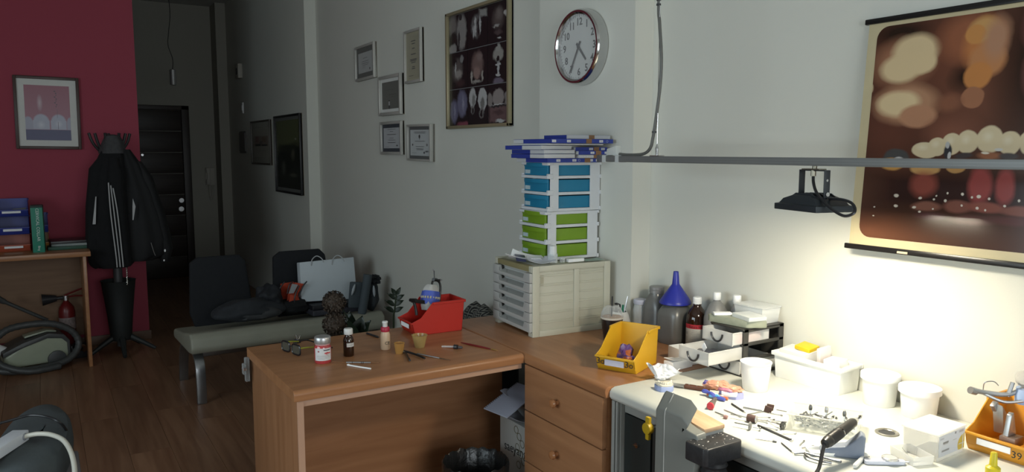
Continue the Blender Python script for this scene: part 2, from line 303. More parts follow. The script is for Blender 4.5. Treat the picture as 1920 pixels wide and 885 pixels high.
framed('framed_certificate','white certificate with ink signatures, lower right and nearest the big photo panel','certificate',(XW,4.492,1.484),-90,.36,.233,.014,silver,cert('certificate_e',(.47,.49,.49),[(.92,.35),(.87,.33),(.56,.3),(.35,.25),(.27,.22),(.23,.2)],[('o',.48,.74,.05,.09,.3,dk),('r',.48,.70,.012,.1,.3,dk),('o',.12,.42,.04,.05,.3,(.1,.1,.1)),('o',.86,.42,.05,.06,.3,(.2,.2,.2)),('o',.85,.17,.14,.05,.9,(.05,.05,.06)),('o',.72,.12,.06,.05,.6,(.05,.05,.06)),('r',.2,.1,.15,.005,.3,dk)]),(mat('dark_mount',(.10,.10,.10),.8),.02),.035,.8)
# nine photograph panel
t=thing('photo_panel','large gold framed panel of nine dark dental photographs','photo panel',(XW,3.74,1.677),-90)
w,h=.715,.665; gold=mat('pale_gold_frame',(.40,.35,.22),.35,.5)
bm=BM(); box(bm,-w/2,w/2,-.012,0,0,h); ob('backing',bm,mat('panel_grid',(.20,.20,.20),.6),t)
bm=BM()
for a,b,c,d in ((-w/2,-w/2+.022,0,h),(w/2-.022,w/2,0,h),(-w/2,w/2,0,.018),(-w/2,w/2,h-.018,h)): box(bm,a,b,-.032,0,c,d)
ob('frame',bm,gold,t,.004)
K=(.012,.012,.013); wh=(.42,.42,.42); gr=(.16,.155,.15)
pics=[[('o',.2,.72,.3,.4,.5,(.16,.15,.14)),('o',.7,.5,.3,.55,.3,(.24,.23,.22)),('o',.25,.35,.22,.25,.3,(.02,.02,.02)),('o',.65,.9,.1,.1,.3,(.03,.03,.03)),('o',.2,.08,.25,.18,.3,(.26,.25,.24)),('o',.55,.3,.06,.3,.4,(.04,.04,.04))],
 [('r',.8,.85,.25,.12,.5,(.25,.25,.24)),('o',.45,.55,.3,.35,.3,(.12,.12,.12)),('o',.4,.55,.06,.3,.3,wh),('o',.55,.5,.05,.28,.3,K),('o',.65,.55,.04,.25,.3,wh),('o',.3,.4,.05,.2,.4,wh)],
 [('o',.5,.6,.35,.35,.6,(.09,.075,.07)),('o',.55,.7,.2,.2,.7,(.15,.13,.12)),('o',.85,.68,.12,.08,.4,(.4,.38,.36)),('o',.4,.42,.2,.05,.5,(.3,.29,.28)),('o',.55,.1,.12,.03,.5,wh),('o',.5,.25,.25,.08,.6,(.08,.06,.06))],
 [('o',.45,.5,.35,.4,.4,(.10,.09,.085)),('o',.5,.4,.25,.15,.5,(.28,.26,.24)),('o',.7,.8,.12,.12,.4,(.2,.2,.2)),('o',.3,.75,.15,.12,.4,K),('o',.6,.15,.3,.15,.6,(.05,.03,.03)),('o',.35,.55,.05,.2,.4,wh)],
 [('o',.5,.55,.36,.42,.4,(.16,.11,.10)),('o',.45,.35,.2,.2,.4,(.25,.17,.15)),('o',.2,.25,.06,.2,.4,(.33,.31,.28)),('o',.75,.25,.06,.15,.4,(.33,.31,.28)),('o',.45,.12,.3,.06,.6,(.3,.28,.26)),('o',.6,.75,.2,.15,.6,(.2,.15,.14))],
 [('o',.5,.72,.28,.2,.3,(.28,.27,.25)),('o',.5,.88,.12,.12,.3,(.3,.3,.28)),('o',.5,.6,.08,.08,.2,K),('r',.5,.36,.06,.2,.3,wh),('r',.5,.46,.13,.03,.3,wh),('r',.5,.2,.13,.03,.3,wh),('o',.5,.05,.3,.1,.4,(.15,.13,.17))],
 [('o',.7,.6,.32,.42,.3,(.14,.14,.21)),('o',.25,.4,.25,.38,.3,(.12,.12,.19)),('o',.75,.6,.08,.3,.8,(.28,.28,.36)),('o',.28,.4,.07,.25,.8,(.28,.28,.36)),('o',.8,.0,.5,.14,.5,(.20,.06,.08))],
 [('o',.25,.72,.2,.28,.15,wh),('o',.75,.65,.24,.33,.15,wh),('o',.3,.66,.1,.2,.4,(.2,.2,.19)),('o',.75,.55,.12,.2,.4,(.16,.16,.15)),('o',.25,.4,.1,.14,.3,gr),('o',.7,.3,.14,.16,.3,gr),('o',.25,.38,.05,.1,.3,K),('o',.7,.28,.07,.1,.3,K)],
 [('r',.5,.25,.5,.25,.3,(.13,.08,.08)),('o',.5,.66,.3,.24,.2,(.26,.23,.22)),('o',.1,.6,.14,.2,.2,(.22,.2,.19)),('o',.92,.62,.14,.2,.2,(.22,.2,.19)),('o',.5,.44,.5,.05,.4,(.03,.03,.03)),('o',.5,.48,.4,.025,.6,wh),('o',.6,.06,.25,.06,.4,(.4,.4,.4)),('o',.5,.28,.35,.08,.5,(.08,.05,.05))]]
tw=(w-.052)/3; th=(h-.046)/3
for i in range(9):
    r,c=divmod(i,3); x=-w/2+.023+c*(tw+.004); z=h-.02-(r+1)*th-r*.004
    bm=BM(); box(bm,x,x+tw,-.015,-.012,z,z+th); ob('photograph',bm,printed('photo_print_%s'%'abcdefghi'[i],K,pics[i],.3,.15),t,uvwh=(x,z,tw,th))
# wall clock
t=thing('wall_clock','round chrome wall clock with black numerals on the pillar','clock',(XP,2.65,1.985),-90)
Mx=Matrix.Rotation(PI/2,4,'X')
bm=BM(); lathe(bm,[(.150,0),(.157,.004),(.157,.042),(.155,.05),(.150,.056),(.142,.056),(.135,.05),(.132,.034)],56,M=Mx,caps=False); ob('bezel',bm,chrome,t)
bm=BM(); lathe(bm,[(.138,.030),(.138,.034)],56,M=Mx); ob('dial',bm,mat('dial_white',(.52,.53,.51),.5,0,.01),t)
for k in range(1,13):
    a=2*PI*k/12; text('numeral',str(k),.043,ink,t,(.104*math.sin(a),-.0345,.104*math.cos(a)),bold=.0007)
bm=BM()
for k in range(60):
    a=2*PI*k/60; l=.007 if k%5 else .010; M=Matrix.Rotation(a,4,'Y'); box(bm,-.0005 if k%5 else -.001,.0005 if k%5 else .001,-.0348,-.034,.133-l,.133,M)
ob('minute_marks',bm,ink,t)['kind']='stuff'
def hand(name,l,w,a,y,tail):
    bm=BM(); M=Matrix.Rotation(R(a),4,'Y'); prism(bm,[(-w,-tail),(w,-tail),(w*.7,l),(-w*.7,l)],'y',-y-.001,-y,M); ob(name,bm,ink,t)
hand('hour_hand',.075,.006,138,.037,.022); hand('minute_hand',.122,.0045,210,.039,.026); hand('second_hand',.10,.0008,206,.041,.02)
bm=BM(); cyl(bm,(0,-.034,0),(0,-.043,0),.006,n=16); ob('hand_pivot',bm,ink,t)
bm=BM(); lathe(bm,[(.001,.054),(.07,.0525),(.12,.049),(.1385,.046)],48,M=Mx,caps=False); ob('clock_glass',bm,clear('clock_glass',(.95,.95,.95),.05,.03),t)
# ------------------------------------------------------------ desk by the pink wall and what is on and under it
t=thing('side_desk','beech side desk standing against the pink wall','desk',(-.75,6.14,0))
bm=BM(); box(bm,-.9,1.026,0,.68,.805,.84); ob('desktop',bm,beech,t,.004)
bm=BM(); box(bm,.975,.998,.03,.67,0,.805); ob('side_panel',bm,beechY,t,.002)
bm=BM(); box(bm,-.88,-.857,.03,.67,0,.805); ob('side_panel',bm,beechY,t,.002)
bm=BM(); box(bm,-.857,.975,.60,.62,.12,.805); ob('back_panel',bm,wood('dull_beech',(.16,.085,.045),(.21,.12,.065),.5,(2,25,25)),t)
def bin_mesh(W,D,H,th=.003,lip=.42,cut=.45,over=.012):
    """stacking bin: local +x is the back, opening towards -x, width along y"""
    bm=BM(); pr=[(0,.0),(D,0),(D+over,H),(D*cut,H),(D*.10,H*(lip+.12)),(-over*1.6,H*lip),(-over*.8,H*.14),(0,H*.06)]
    for s in (-1,1):
        y=s*W/2; prism(bm,pr,'y',min(y,y-s*th),max(y,y-s*th))
    box(bm,.002,D,-W/2,W/2,0,th)
    def q(a,b): 
        (xa,za),(xb,zb)=a,b; prism(bm,[(xa,za),(xa+th,za),(xb+th,zb),(xb,zb)],'y',-W/2,W/2)
    q((D-th,0),(D+over-th,H)); q((-over*.8,H*.14),(-over*1.6,H*lip)); q((0,0),(-over*.8,H*.14))
    # rims
    for s in (-1,1):
        y=s*W/2; a,b=(y,y+.005) if s>0 else (y-.005,y)
        prism(bm,[(D*cut,H-.009),(D+over+.002,H-.009),(D+over+.002,H),(D*cut,H)],'y',a,b)
    box(bm,D+over-.001,D+over+.005,-W/2-.005,W/2+.005,H-.011,H)
    box(bm,-over*1.6-.004,-over*1.6+.004,-W/2-.002,W/2+.002,H*lip-.006,H*lip)
    return bm
def stack_bin(name,label,loc,rz,W,D,H,m,lab=True,group=None,**k):
    t=thing(name,label,'storage bin',loc,rz,group); ob('bin_body',bin_mesh(W,D,H,**k),m,t,.0008,1)
    if lab:
        bm=BM(); lp=k.get('lip',.42); box(bm,-.0215,-.0195,-W*.28,W*.28,H*lp*.5,H*lp*.5+H*.13); ob('label_strip',bm,paper,t)
    return t
bblue=mat('blue_bin',(.03,.045,.26),.4); bor=mat('terracotta_bin',(.40,.085,.045),.4); btan=mat('amber_bin',(.42,.20,.05),.4)
Z=.84
stack_bin('storage_bin','terracotta storage bin at the bottom of the stack by the pink wall',(-.185,6.42,Z),90,.20,.25,.115,bor)
stack_bin('storage_bin','amber storage bin hidden half behind the green box',(-.02,6.50,Z),90,.10,.22,.115,btan,False)
stack_bin('storage_bin','dark blue storage bin stacked on the terracotta bin, middle of three',(-.185,6.42,Z+.119),90,.20,.25,.125,bblue)
stack_bin('storage_bin','blue storage bin on top of the stack at the photo left edge',(-.185,6.42,Z+.248),90,.20,.25,.115,bblue)
stack_bin('storage_bin','small blue storage bin behind the upright green box',(-.02,6.50,Z+.119),90,.10,.22,.13,bblue)
bm=BM(); prism(bm,[(-.07,0),(.05,.005),(.07,.05),(-.01,.045)],'y',-.003,.003); T('folded_card','grey folded card and scraps sticking up in the top blue bin','card',bm,mat('grey_card',(.16,.16,.18),.8),(-.165,6.50,Z+.253),10)
grn=mat('green_carton',(.015,.20,.13),.5)
t=thing('collar_box','upright green carton lettered CERVICAL COLLAR on the side desk','carton',(-.035,6.26,Z),-3)
bm=BM(); box(bm,-.036,.036,0,.13,0,.315); ob('carton',bm,grn,t,.002); bm=BM(); box(bm,-.036,.036,0,.13,.315,.33); ob('carton_top',bm,mat('dark_green',(.01,.03,.025),.6),t)
text('lettering','CERVICAL COLLAR',.027,mat('pale_print',(.62,.7,.66),.6),t,(.003,-.001,.195),(PI/2,R(90),0)); text('lettering','Bing',.02,mat('pale_print',(0,0,0)),t,(.003,-.001,.03),(PI/2,R(90),0))
for i,(nm,lb,m,x,y,z,w,d,h,a) in enumerate([('folder','dark green folder lying flat on the side desk, lowest of its pile',mat('bottle_green',(.01,.06,.035),.5),.155,6.46,Z,.28,.24,.024,2),('folder','pale papers folder sandwiched in the pile beside the green box',mat('grey_folder',(.24,.27,.26),.6),.17,6.46,Z+.0245,.24,.22,.018,-5),('folder','black glossy folder on top of the pile beside the green box',black,.16,6.46,Z+.043,.26,.23,.02,4)]):
    bm=BM(); box(bm,-w/2,w/2,-d/2,d/2,0,h); T(nm,lb,'folder',bm,m,(x,y,z),a,.004)
# vacuum cleaner
t=thing('vacuum_cleaner','white and green vacuum cleaner with a coiled grey hose under the side desk','vacuum cleaner',(-.09,6.40,0),10)
shell=mat('vacuum_shell',(.33,.36,.27),.3); dgr=mat('vacuum_grey',(.055,.058,.058),.4)
bm=BM(); prism(bm,[(-.22,.03),(.15,.03),(.185,.07),(.185,.17),(.15,.225),(.05,.245),(-.10,.20),(-.22,.12)],'y',-.11,.11); ob('body',bm,shell,t,.03,4)
bm=BM(); prism(bm,[(-.225,.15),(-.1,.205),(.06,.25),(.155,.228),(.19,.18),(.19,.06),(.175,.06),(.172,.165),(.14,.2),(.05,.215),(-.1,.17),(-.225,.115)],'y',-.118,.118); ob('trim_band',bm,dgr,t,.006)
bm=BM(); prism(bm,[(-.08,.235),(.06,.262),(.12,.25),(.12,.24),(.06,.25),(-.08,.222)],'y',-.05,.05); ob('top_grip',bm,shell,t,.005)
bm=BM(); cyl(bm,(-.2,0,.14),(-.29,0,.20),.035,.03,16); ob('hose_socket',bm,white,t,.004)
for s in (-1,1):
    bm=BM(); cyl(bm,(.1,s*.118,.06),(.1,s*.14,.06),.06,n=20); ob('wheel',bm,dgr,t,.006)
bm=BM(); cyl(bm,(-.16,-.03,.02),(-.16,.03,.02),.02,n=14); ob('caster',bm,dgr,t)
bm=BM(); tube(bm,[(-.28,0,.2),(-.33,-.06,.13),(-.25,-.17,.045),(-.05,-.2,.028),(.15,-.18,.05),(.24,-.14,.14),(.20,-.13,.25),(.06,-.13,.325),(-.14,-.13,.33),(-.24,-.15,.29),(-.30,-.17,.2),(-.25,-.17,.09),(-.1,-.235,.028),(.1,-.225,.028)],.024,10,10,rad=lambda u:.0235+.0018*math.sin(u*520)); ob('hose',bm,dgr,t)
bm=BM(); cyl(bm,(-.155,.13,.47),(.10,.13,.30),.013,n=12); cyl(bm,(-.20,.13,.50),(-.155,.13,.47),.026,.018,14); ob('wand',bm,dgr,t)
bm=BM(); cyl(bm,(.245,.02,.105),(.285,-.03,.09),.026,n=14); box(bm,.22,.34,.02,.10,0,.10); ob('floor_head',bm,black,t,.006); bm=BM(); cyl(bm,(.285,-.03,.09),(.30,-.05,.085),.027,n=14); ob('chrome_collar',bm,chrome,t)['label']='chrome hose collar'
# extinguisher
t=thing('fire_extinguisher','small red fire extinguisher with a black horn under the side desk','fire extinguisher',(.115,6.65,0))
red=mat('extinguisher_red',(.13,.010,.010),.35)
bm=BM(); lathe(bm,[(.05,0),(.056,.01),(.056,.33),(.05,.365),(.03,.395),(.018,.41),(.018,.42)],28); ob('cylinder',bm,red,t)
bm=BM(); lathe(bm,[(.0568,.20),(.0568,.29)],28,caps=False); ob('label_band',bm,mat('extinguisher_label',(.25,.2,.19),.5,0,.7,60),t)
bm=BM(); cyl(bm,(0,0,.42),(0,0,.455),.022,n=14); ob('valve',bm,steel,t)
bm=BM(); tube(bm,[(-.01,0,.455),(.04,0,.475),(.11,0,.50)],.007,6); tube(bm,[(0,0,.44),(.06,0,.447),(.13,0,.44)],.006,6); ob('lever',bm,red,t)
bm=BM(); cyl(bm,(-.02,0,.44),(-.06,0,.44),.012,n=12); cyl(bm,(-.06,0,.44),(-.155,0,.435),.022,.045,18); ob('horn',bm,black,t)
# coat stand with umbrella tub and coats
t=thing('coat_stand','black coat stand with curved hooks and an umbrella tub before the pink wall','coat stand',(.465,6.50,0))
blk=mat('black_steel',(.02,.02,.021),.45); blk2=mat('dark_grey_tub',(.018,.021,.021),.55)
bm=BM(); cyl(bm,(0,0,.05),(0,0,1.60),.032,n=18); ob('pole',bm,mat('pole_grey',(.06,.06,.062),.4),t)
for k,a in enumerate((200,250,300,340,20,90,150)):
    c,s=math.cos(R(a)),math.sin(R(a)); l=.15 if k in (0,4) else .11
    bm=BM(); tube(bm,[(0,0,1.50),(.05*c,.05*s,1.52),(l*.8*c,l*.8*s,1.60),(l*c,l*s,1.68)],.011,8); ob('hook',bm,blk,t)
for k in range(5):
    a=R(270+72*k); c,s=math.cos(a),math.sin(a); bm=BM(); tube(bm,[(.03*c,.03*s,.14),(.12*c,.12*s,.09),(.24*c,.24*s,.018)],.018,8,rad=lambda u:.026-.012*u); ob('foot',bm,blk2,t)
bm=BM(); lathe(bm,[(.065,.10),(.075,.12),(.09,.3),(.12,.56),(.124,.565),(.118,.56),(.088,.3),(.06,.13)],28); ob('umbrella_tub',bm,blk2,t)
cloth=mat('black_cloth',(.007,.0075,.0085),.95,0,.3,25,.5,60); cloth2=mat('black_nylon',(.005,.0053,.006),.75,0,.3,25,.4,40); stripe=mat('white_stripe',(.42,.42,.42),.7)
t=thing('track_jacket','black jacket with three white stripes hanging on the front of the coat stand','jacket',(.44,6.36,0))
bm=BM(); loft(bm,[(.0,.02,.68,.10,.06),(-.01,.01,.74,.155,.085),(-.02,.01,.95,.155,.09),(-.02,.01,1.2,.14,.085),(0,.02,1.40,.115,.075),(.02,.04,1.52,.08,.06),(.03,.06,1.58,.05,.05)],40,.07,7); ob('jacket_body',bm,cloth,t)
bm=BM(); loft(bm,[(-.12,.02,.72,.045,.05),(-.13,.0,.85,.055,.06),(-.115,0,1.15,.055,.06),(-.08,.02,1.42,.055,.06),(-.04,.04,1.5,.03,.04)],24,.06,5); ob('sleeve',bm,cloth,t)
bm=BM(); loft(bm,[(.05,-.075,.70,.05,.03),(.045,-.085,.8,.055,.045),(.03,-.085,1.1,.055,.045),(.03,-.06,1.38,.05,.045),(.03,-.02,1.5,.03,.03)],24,.05,5); ob('sleeve',bm,cloth,t)
for k in range(3):
    bm=BM(); x=-.012+.02*k; tube(bm,[(x+.016,-.131,.70),(x+.012,-.139,.8),(x-.006+.002*k,-.139,1.1),(x-.008-.006*k,-.118,1.32-.02*k)],.0045,6); ob('stripe',bm,stripe,t)['label']='white sleeve stripe'
bm=BM(); prism(bm,[(-.135,1.02),(-.115,1.02),(-.10,1.22),(-.106,1.22)],'y',-.083,-.08); ob('strap',bm,stripe,t)
bm=BM(); prism(bm,[(.125,1.04),(.132,1.04),(.15,1.14),(.135,1.2),(.13,1.14)],'y',-.10,-.097); ob('tag',bm,stripe,t)
bm=BM(); loft(bm,[(.03,.05,1.53,.09,.07),(.035,.06,1.60,.075,.06),(.035,.06,1.66,.05,.045),(.03,.06,1.67,.02,.02)],24,.06,5); ob('hood',bm,mat('hood_lining',(.05,.05,.052),.8,0,.5,40),t)
t=thing('winter_coat','long black padded coat hanging on the right of the coat stand','coat',(.63,6.40,0))
bm=BM(); loft(bm,[(-.02,.0,.72,.11,.08),(.02,.0,.76,.16,.10),(.03,0,.88,.17,.10),(.02,0,1.05,.145,.10),(-.01,.01,1.25,.12,.09),(-.05,.02,1.45,.075,.07),(-.08,.04,1.56,.04,.05)],40,.06,8,1); ob('coat_body',bm,cloth2,t)
bm=BM(); loft(bm,[(.155,-.01,.70,.035,.04),(.165,-.02,.80,.05,.055),(.12,-.02,1.05,.055,.06),(.05,0,1.35,.05,.06),(0,.02,1.47,.03,.04)],24,.06,5); ob('sleeve',bm,cloth2,t)
bm=BM(); lump(bm,(.153,-.075,.79),(.007,.003,.011),0,1,0,2); lump(bm,(.143,-.075,.715),(.006,.003,.008),0,1,0,2); ob('reflective_tab',bm,mat('reflective_white',(.85,.85,.85),.2),t)['label']='two bright reflective tabs'
bm=BM(); tube(bm,[(.055,-.107,.86),(.068,-.108,.8),(.08,-.106,.76)],.0022,6); ob('zip',bm,steel,t)
t=thing('beaded_strap','glittering silver chain strap hanging below the coats by the pole','strap',(.515,6.37,0)); bm=BM()
for k in range(16): lump(bm,(.003*(k%2),0,.545+k*.0085),(.005,.004,.006),.2,2,k,1)
tube(bm,[(0,0,.54),(0,0,.70)],.002,5); ob('chain',bm,mat('glitter',(.75,.75,.72),.2,1),t)
t=thing('shoulder_bag','small black bag hanging low on the left of the coat stand','bag',(.315,6.38,.69)); bm=BM(); lump(bm,(0,0,.09),(.05,.05,.10),.1,2,3,3); ob('bag_body',bm,cloth,t); bm=BM(); tube(bm,[(-.02,-.02,.16),(0,-.05,.35),(.08,-.05,.6),(.11,0,.8)],.006,6); ob('strap',bm,black,t); bm=BM(); lump(bm,(-.03,-.042,.13),(.008,.006,.008),.1,1,0,2); ob('buckle',bm,steel,t)
# ------------------------------------------------------------ waiting bench with two high backs
t=thing('waiting_bench','two seat waiting bench with grey upholstered seat, dark high backs and bent metal legs','bench',(.72,4.86,0),1.5)
lea=mat('grey_leather',(.27,.27,.215),.5,0,.1,8,.15,200); navy=mat('navy_fabric',(.007,.0085,.011),.85,0,.2,30,.3,200)
for x0,x1 in ((.0,1.27),):
    bm=BM(); prism(bm,[(0,.345),(.02,.315),(.1,.305),(.60,.30),(.62,.33),(.60,.365),(.3,.395),(.12,.43),(.05,.437),(.012,.41)],'x',x0,x1); ob('seat_cushion',bm,lea,t,.022,4)
for x0,x1 in ((.10,.515),(.66,1.09)):
    bm=BM(); M=Matrix.Translation((0,.56,.36))@Matrix.Rotation(R(-8),4,'X'); w=.045
    prism(bm,[(x0+.03,0),(x1-.02,0),(x1,.1),(x1-.03,.43),(x1-.07,.475),(x0+.07,.475),(x0+.02,.44),(x0,.1)],'y',-w/2,w/2,M); ob('backrest',bm,navy,t,.015,3)
bm=BM(); box(bm,.06,1.24,.22,.28,.24,.30); ob('beam',bm,dsteel,t,.004)
for x in (.05,1.22):
    bm=BM(); P=smoothpts([(x,.02,.0),(x,.02,.12),(x,.045,.25),(x,.14,.31),(x,.35,.31),(x,.50,.27),(x,.58,.14),(x,.61,.0)],6)
    rs=[]
    for i,p in enumerate(P):
        d=(P[min(i+1,len(P)-1)]-P[max(i-1,0)]).normalized(); n=Vector((1,0,0)).cross(d); rs.append([bm.verts.new(p+Vector((a,0,0))+n*b) for a,b in ((-.028,-.014),(.028,-.014),(.028,.014),(-.028,.014))])
    loop_faces(bm,rs); ob('leg',bm,mat('bench_steel',(.30,.31,.32),.3,.9),t,.004)
def on(x,y,z): return (x,y,z)
t=thing('backpack','dark grey backpack lying open on the bench seat','backpack',(1.15,5.20,.435),8)
bm=BM(); lump(bm,(-.02,-.02,.065),(.23,.13,.075),.14,1.6,4,4,-.062); ob('bag_body',bm,mat('charcoal_cloth',(.022,.025,.03),.85,0,.3,20,.4,80),t)
bm=BM(); lump(bm,(.13,.0,.12),(.085,.085,.10),.16,2,9,4); ob('bag_top',bm,mat('black_bag',(.012,.014,.018),.7,0,.3,20),t)
bm=BM(); lump(bm,(.03,-.10,.04),(.15,.05,.042),.1,2,6,3,-.04); ob('pocket',bm,mat('grey_pocket',(.045,.047,.05),.8),t)
orc=mat('orange_lining',(.42,.052,.022),.7,0,.2,15)
t=thing('orange_bag','black bag with an open orange lining standing between the two bench backs','bag',(1.44,5.19,.43),0)
bm=BM(); lump(bm,(0,.02,.05),(.10,.085,.055),.15,2,2,3,-.05); ob('bag_body',bm,cloth,t)
bm=BM()
for pts in ([(-.055,.10,.09),(-.075,.05,.21),(.01,.03,.22),(.045,.06,.10)],[(-.045,.03,.06),(.05,.03,.07),(.03,.0,.14),(.075,-.02,.205),(.01,.0,.22),(-.04,0,.14)],[(-.05,-.02,.045),(.055,-.01,.055),(.02,-.02,.13),(-.03,-.02,.14)]):
    vs=[bm.verts.new(p) for p in pts]; f=bm.faces.new(vs); e=bmesh.ops.extrude_face_region(bm,geom=[f])
    for v in e['geom']:
        if isinstance(v,bmesh.types.BMVert): v.co.y+=.008
ob('orange_lining',bm,orc,t,.003)
bm=BM(); prism(bm,[(-.04,.15),(-.005,.15),(.025,.205),(-.015,.215)],'y',-.02,-.012); ob('lining_label',bm,mat('pale_grey_cloth',(.3,.31,.32),.8),t)
for k,pp in enumerate(([(-.11,.0,.16),(-.085,0,.2),(-.06,.0,.23)],[(-.05,-.02,.15),(-.035,-.025,.21),(-.01,-.02,.225)],[(.03,-.02,.12),(.055,-.03,.19),(.085,-.03,.225)],[(.0,-.03,.05),(-.005,-.035,.12),(.03,-.03,.2)])):
    bm=BM(); tube(bm,pp,.0045,6); ob('strap',bm,black,t)
for nm,lb,x,y,z,w,d,h,a,m in [('document_case','dark violet grey case lying flat at the bottom under the white bag',1.69,5.20,.425,.33,.28,.038,2,mat('violet_grey',(.035,.035,.045),.5)),('document_case','black document case lying on the grey case under the white bag',1.695,5.22,.4635,.33,.29,.03,1,mat('case_black',(.011,.011,.015),.55))]:
    bm=BM(); box(bm,-w/2,w/2,-d/2,d/2,0,h); T(nm,lb,'case',bm,m,(x,y,z),a,.008,3)
t=thing('shopping_bag','large white paper carrier bag leaning on the right bench back','shopping bag',(1.69,5.22,.495),1,rot=(R(-9),R(2.5),R(1)))
bm=BM(); vs=[]; prism(bm,[(-.20,0),(.205,0),(.19,.30),(-.205,.275)],'y',-.035,.035); ob('paper_bag',bm,mat('bag_paper',(.50,.55,.58),.75,0,.04,6,.25,18),t,.006)
for x in (-.09,.06):
    bm=BM(); tube(bm,[(x-.035,-.036,.25),(x-.03,-.045,.29),(x,-.05,.315),(x+.03,-.06,.30),(x+.05,-.06,.27)],.0035,6); ob('rope_handle',bm,mat('rope',(.4,.42,.43),.8),t)
t=thing('folded_bag','slate grey roll topped bag with a tilted tube standing on the bench end','bag',(1.885,4.985,.43),0)
sl=mat('slate_cloth',(.055,.07,.08),.75,0,.15,15,.2,90)
bm=BM(); tube(bm,[(-.045,-.03,.0),(-.02,-.03,.13),(.005,-.03,.27)],.03,16,4); ob('rolled_tube',bm,sl,t)
bm=BM(); M=Matrix.Rotation(R(6),4,'Y'); box(bm,-.13,-.04,.0,.03,.03,.21,M); ob('side_panel',bm,sl,t,.01)
bm=BM(); lump(bm,(.05,.03,.11),(.05,.06,.11),.12,2,5,3); ob('bag_body',bm,mat('dark_slate',(.025,.03,.034),.8,0,.3),t)
bm=BM(); lump(bm,(.07,.03,.22),(.05,.05,.035),.25,3,8,3); ob('bag_top',bm,mat('black_bag',(0,0,0)),t)
for x,y,z,a in ((-.095,-.01,.17,18),(.045,-.035,.15,-4)):
    bm=BM(); lump(bm,(x,y,z),(.010,.008,.04),.05,1,1,2,None,Matrix.Rotation(R(a),3,'Y').to_4x4()); ob('buckle',bm,mat('pale_buckle',(.32,.35,.37),.4),t)
# ------------------------------------------------------------ main L-shaped desk
D=.82
t=thing('corner_desk','beech L-shaped desk in front of the bench with a drawer pedestal','desk',(0,0,0))
def edge_prof(a,back):   # rounded front edge at a, flat back edge
    z0,z1=.785,D; r=.016; return [(a+.004,z0)]+[(a+r-r*math.cos(R(k)),z1-r+r*math.sin(R(k))) for k in range(0,91,15)]+[(back,z1),(back,z0)]
bm=BM(); prism(bm,edge_prof(2.267,2.889),'x',.62,1.452); ob('desktop',bm,beech,t,.0008,1)
bm=BM(); prism(bm,edge_prof(1.4522,2.002),'y',1.802,2.889); box(bm,2.0021,2.098,1.802,2.331,.785,D); ob('desktop',bm,beechY,t,.0008,1)
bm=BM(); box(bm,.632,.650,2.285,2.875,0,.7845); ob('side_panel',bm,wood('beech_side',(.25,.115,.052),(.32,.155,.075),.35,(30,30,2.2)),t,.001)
bm=BM(); box(bm,.632,.652,2.280,2.2848,0,.7845); ob('edge_band',bm,edge,t)['label']='pale pinkish edge band'
bm=BM(); box(bm,.650,1.63,2.72,2.738,.02,.7845); ob('modesty_panel',bm,wood('beech_panel',(.26,.12,.055),(.34,.165,.08),.4,(2.2,26,26)),t)
bm=BM(); box(bm,.652,1.452,2.284,2.30,.763,.7845); ob('rail',bm,edge,t,.001)
bm=BM(); box(bm,1.472,1.9,1.815,1.833,.02,.785); box(bm,1.472,1.9,2.247,2.265,.02,.785); box(bm,1.88,1.9,1.833,2.247,.02,.785); ob('pedestal_carcass',bm,beechY,t,.001)
zs=[(.617,.783),(.424,.613),(.231,.420),(.04,.227)]
for i,(a,b) in enumerate(zs):
    bm=BM(); box(bm,1.451,1.470,1.812,2.262,a,b); dr=ob('drawer',bm,wood('beech_drawer',(.30,.14,.065),(.385,.19,.09),.35,(26,2.2,26)),t,.002)
    bm=BM(); M=Matrix.Translation((1.451,2.055,(a+b)/2))@Matrix.Rotation(R(-90),4,'Y'); lathe(bm,[(.008,0),(.007,.008),(.013,.013),(.016,.02),(.013,.027),(.005,.030)],18,M=M); ob('knob',bm,wood('knob_wood',(.30,.12,.05),(.38,.17,.07),.2,(20,20,20)),dr)
t=thing('cable_clip','clear plastic latch hooked on the left edge of the desk','latch',(.612,2.86,.70))
bm=BM(); box(bm,-.008,.008,-.012,.012,.0,.09); box(bm,-.018,-.006,-.02,.006,.03,.07); ob('clip_body',bm,clear('latch_plastic',(.6,.62,.62),.15,.15),t,.004); bm=BM(); cyl(bm,(-.012,-.02,.05),(-.012,.01,.05),.006); ob('pin',bm,steel,t)
# carton, note papers and bin in the knee space
t=thing('carton','grey white carton lettered saeyang standing under the desk corner','carton',(1.60,2.385,0),0)
bm=BM(); box(bm,-.12,.13,-.10,.10,0,.525); ob('carton_body',bm,mat('grey_carton',(.36,.36,.34),.75),t,.002)
text('lettering','saeyang',.052,ink,t,(-.1208,-.012,.418),(PI/2,R(-4),R(-90))); 
bm=BM()
for k in range(7):
    y,z=-.02-.018*(k%3)-.01*k*.3,.50-.022*k; rr=[(-.1207,y+.014*math.cos(a*PI/8),z+.014*math.sin(a*PI/8)) for a in range(17)]; tube(bm,rr,.0012,4,0)
ob('ring_print',bm,mat('brown_print',(.12,.10,.05),.7),t)
def sheet(name,label,loc,rz,w,d,m,rot=None,curl=.01,cat='paper',thick=.0012,seed=0,group=None):
    bm=BM(); n=8; g=[[bm.verts.new((-w/2+w*i/n,-d/2+d*j/n,curl*((i/n-.5)**2*2+(j/n-.3)**2*(1+.6*math.sin(seed+i))))) for i in range(n+1)] for j in range(n+1)]
    fs=[bm.faces.new((g[j][i],g[j][i+1],g[j+1][i+1],g[j+1][i])) for j in range(n) for i in range(n)]
    e=bmesh.ops.extrude_face_region(bm,geom=fs)
    for v in e['geom']:
        if isinstance(v,bmesh.types.BMVert): v.co.z+=thick
    return T(name,label,cat,bm,m,loc,rz,rot=rot,group=group)
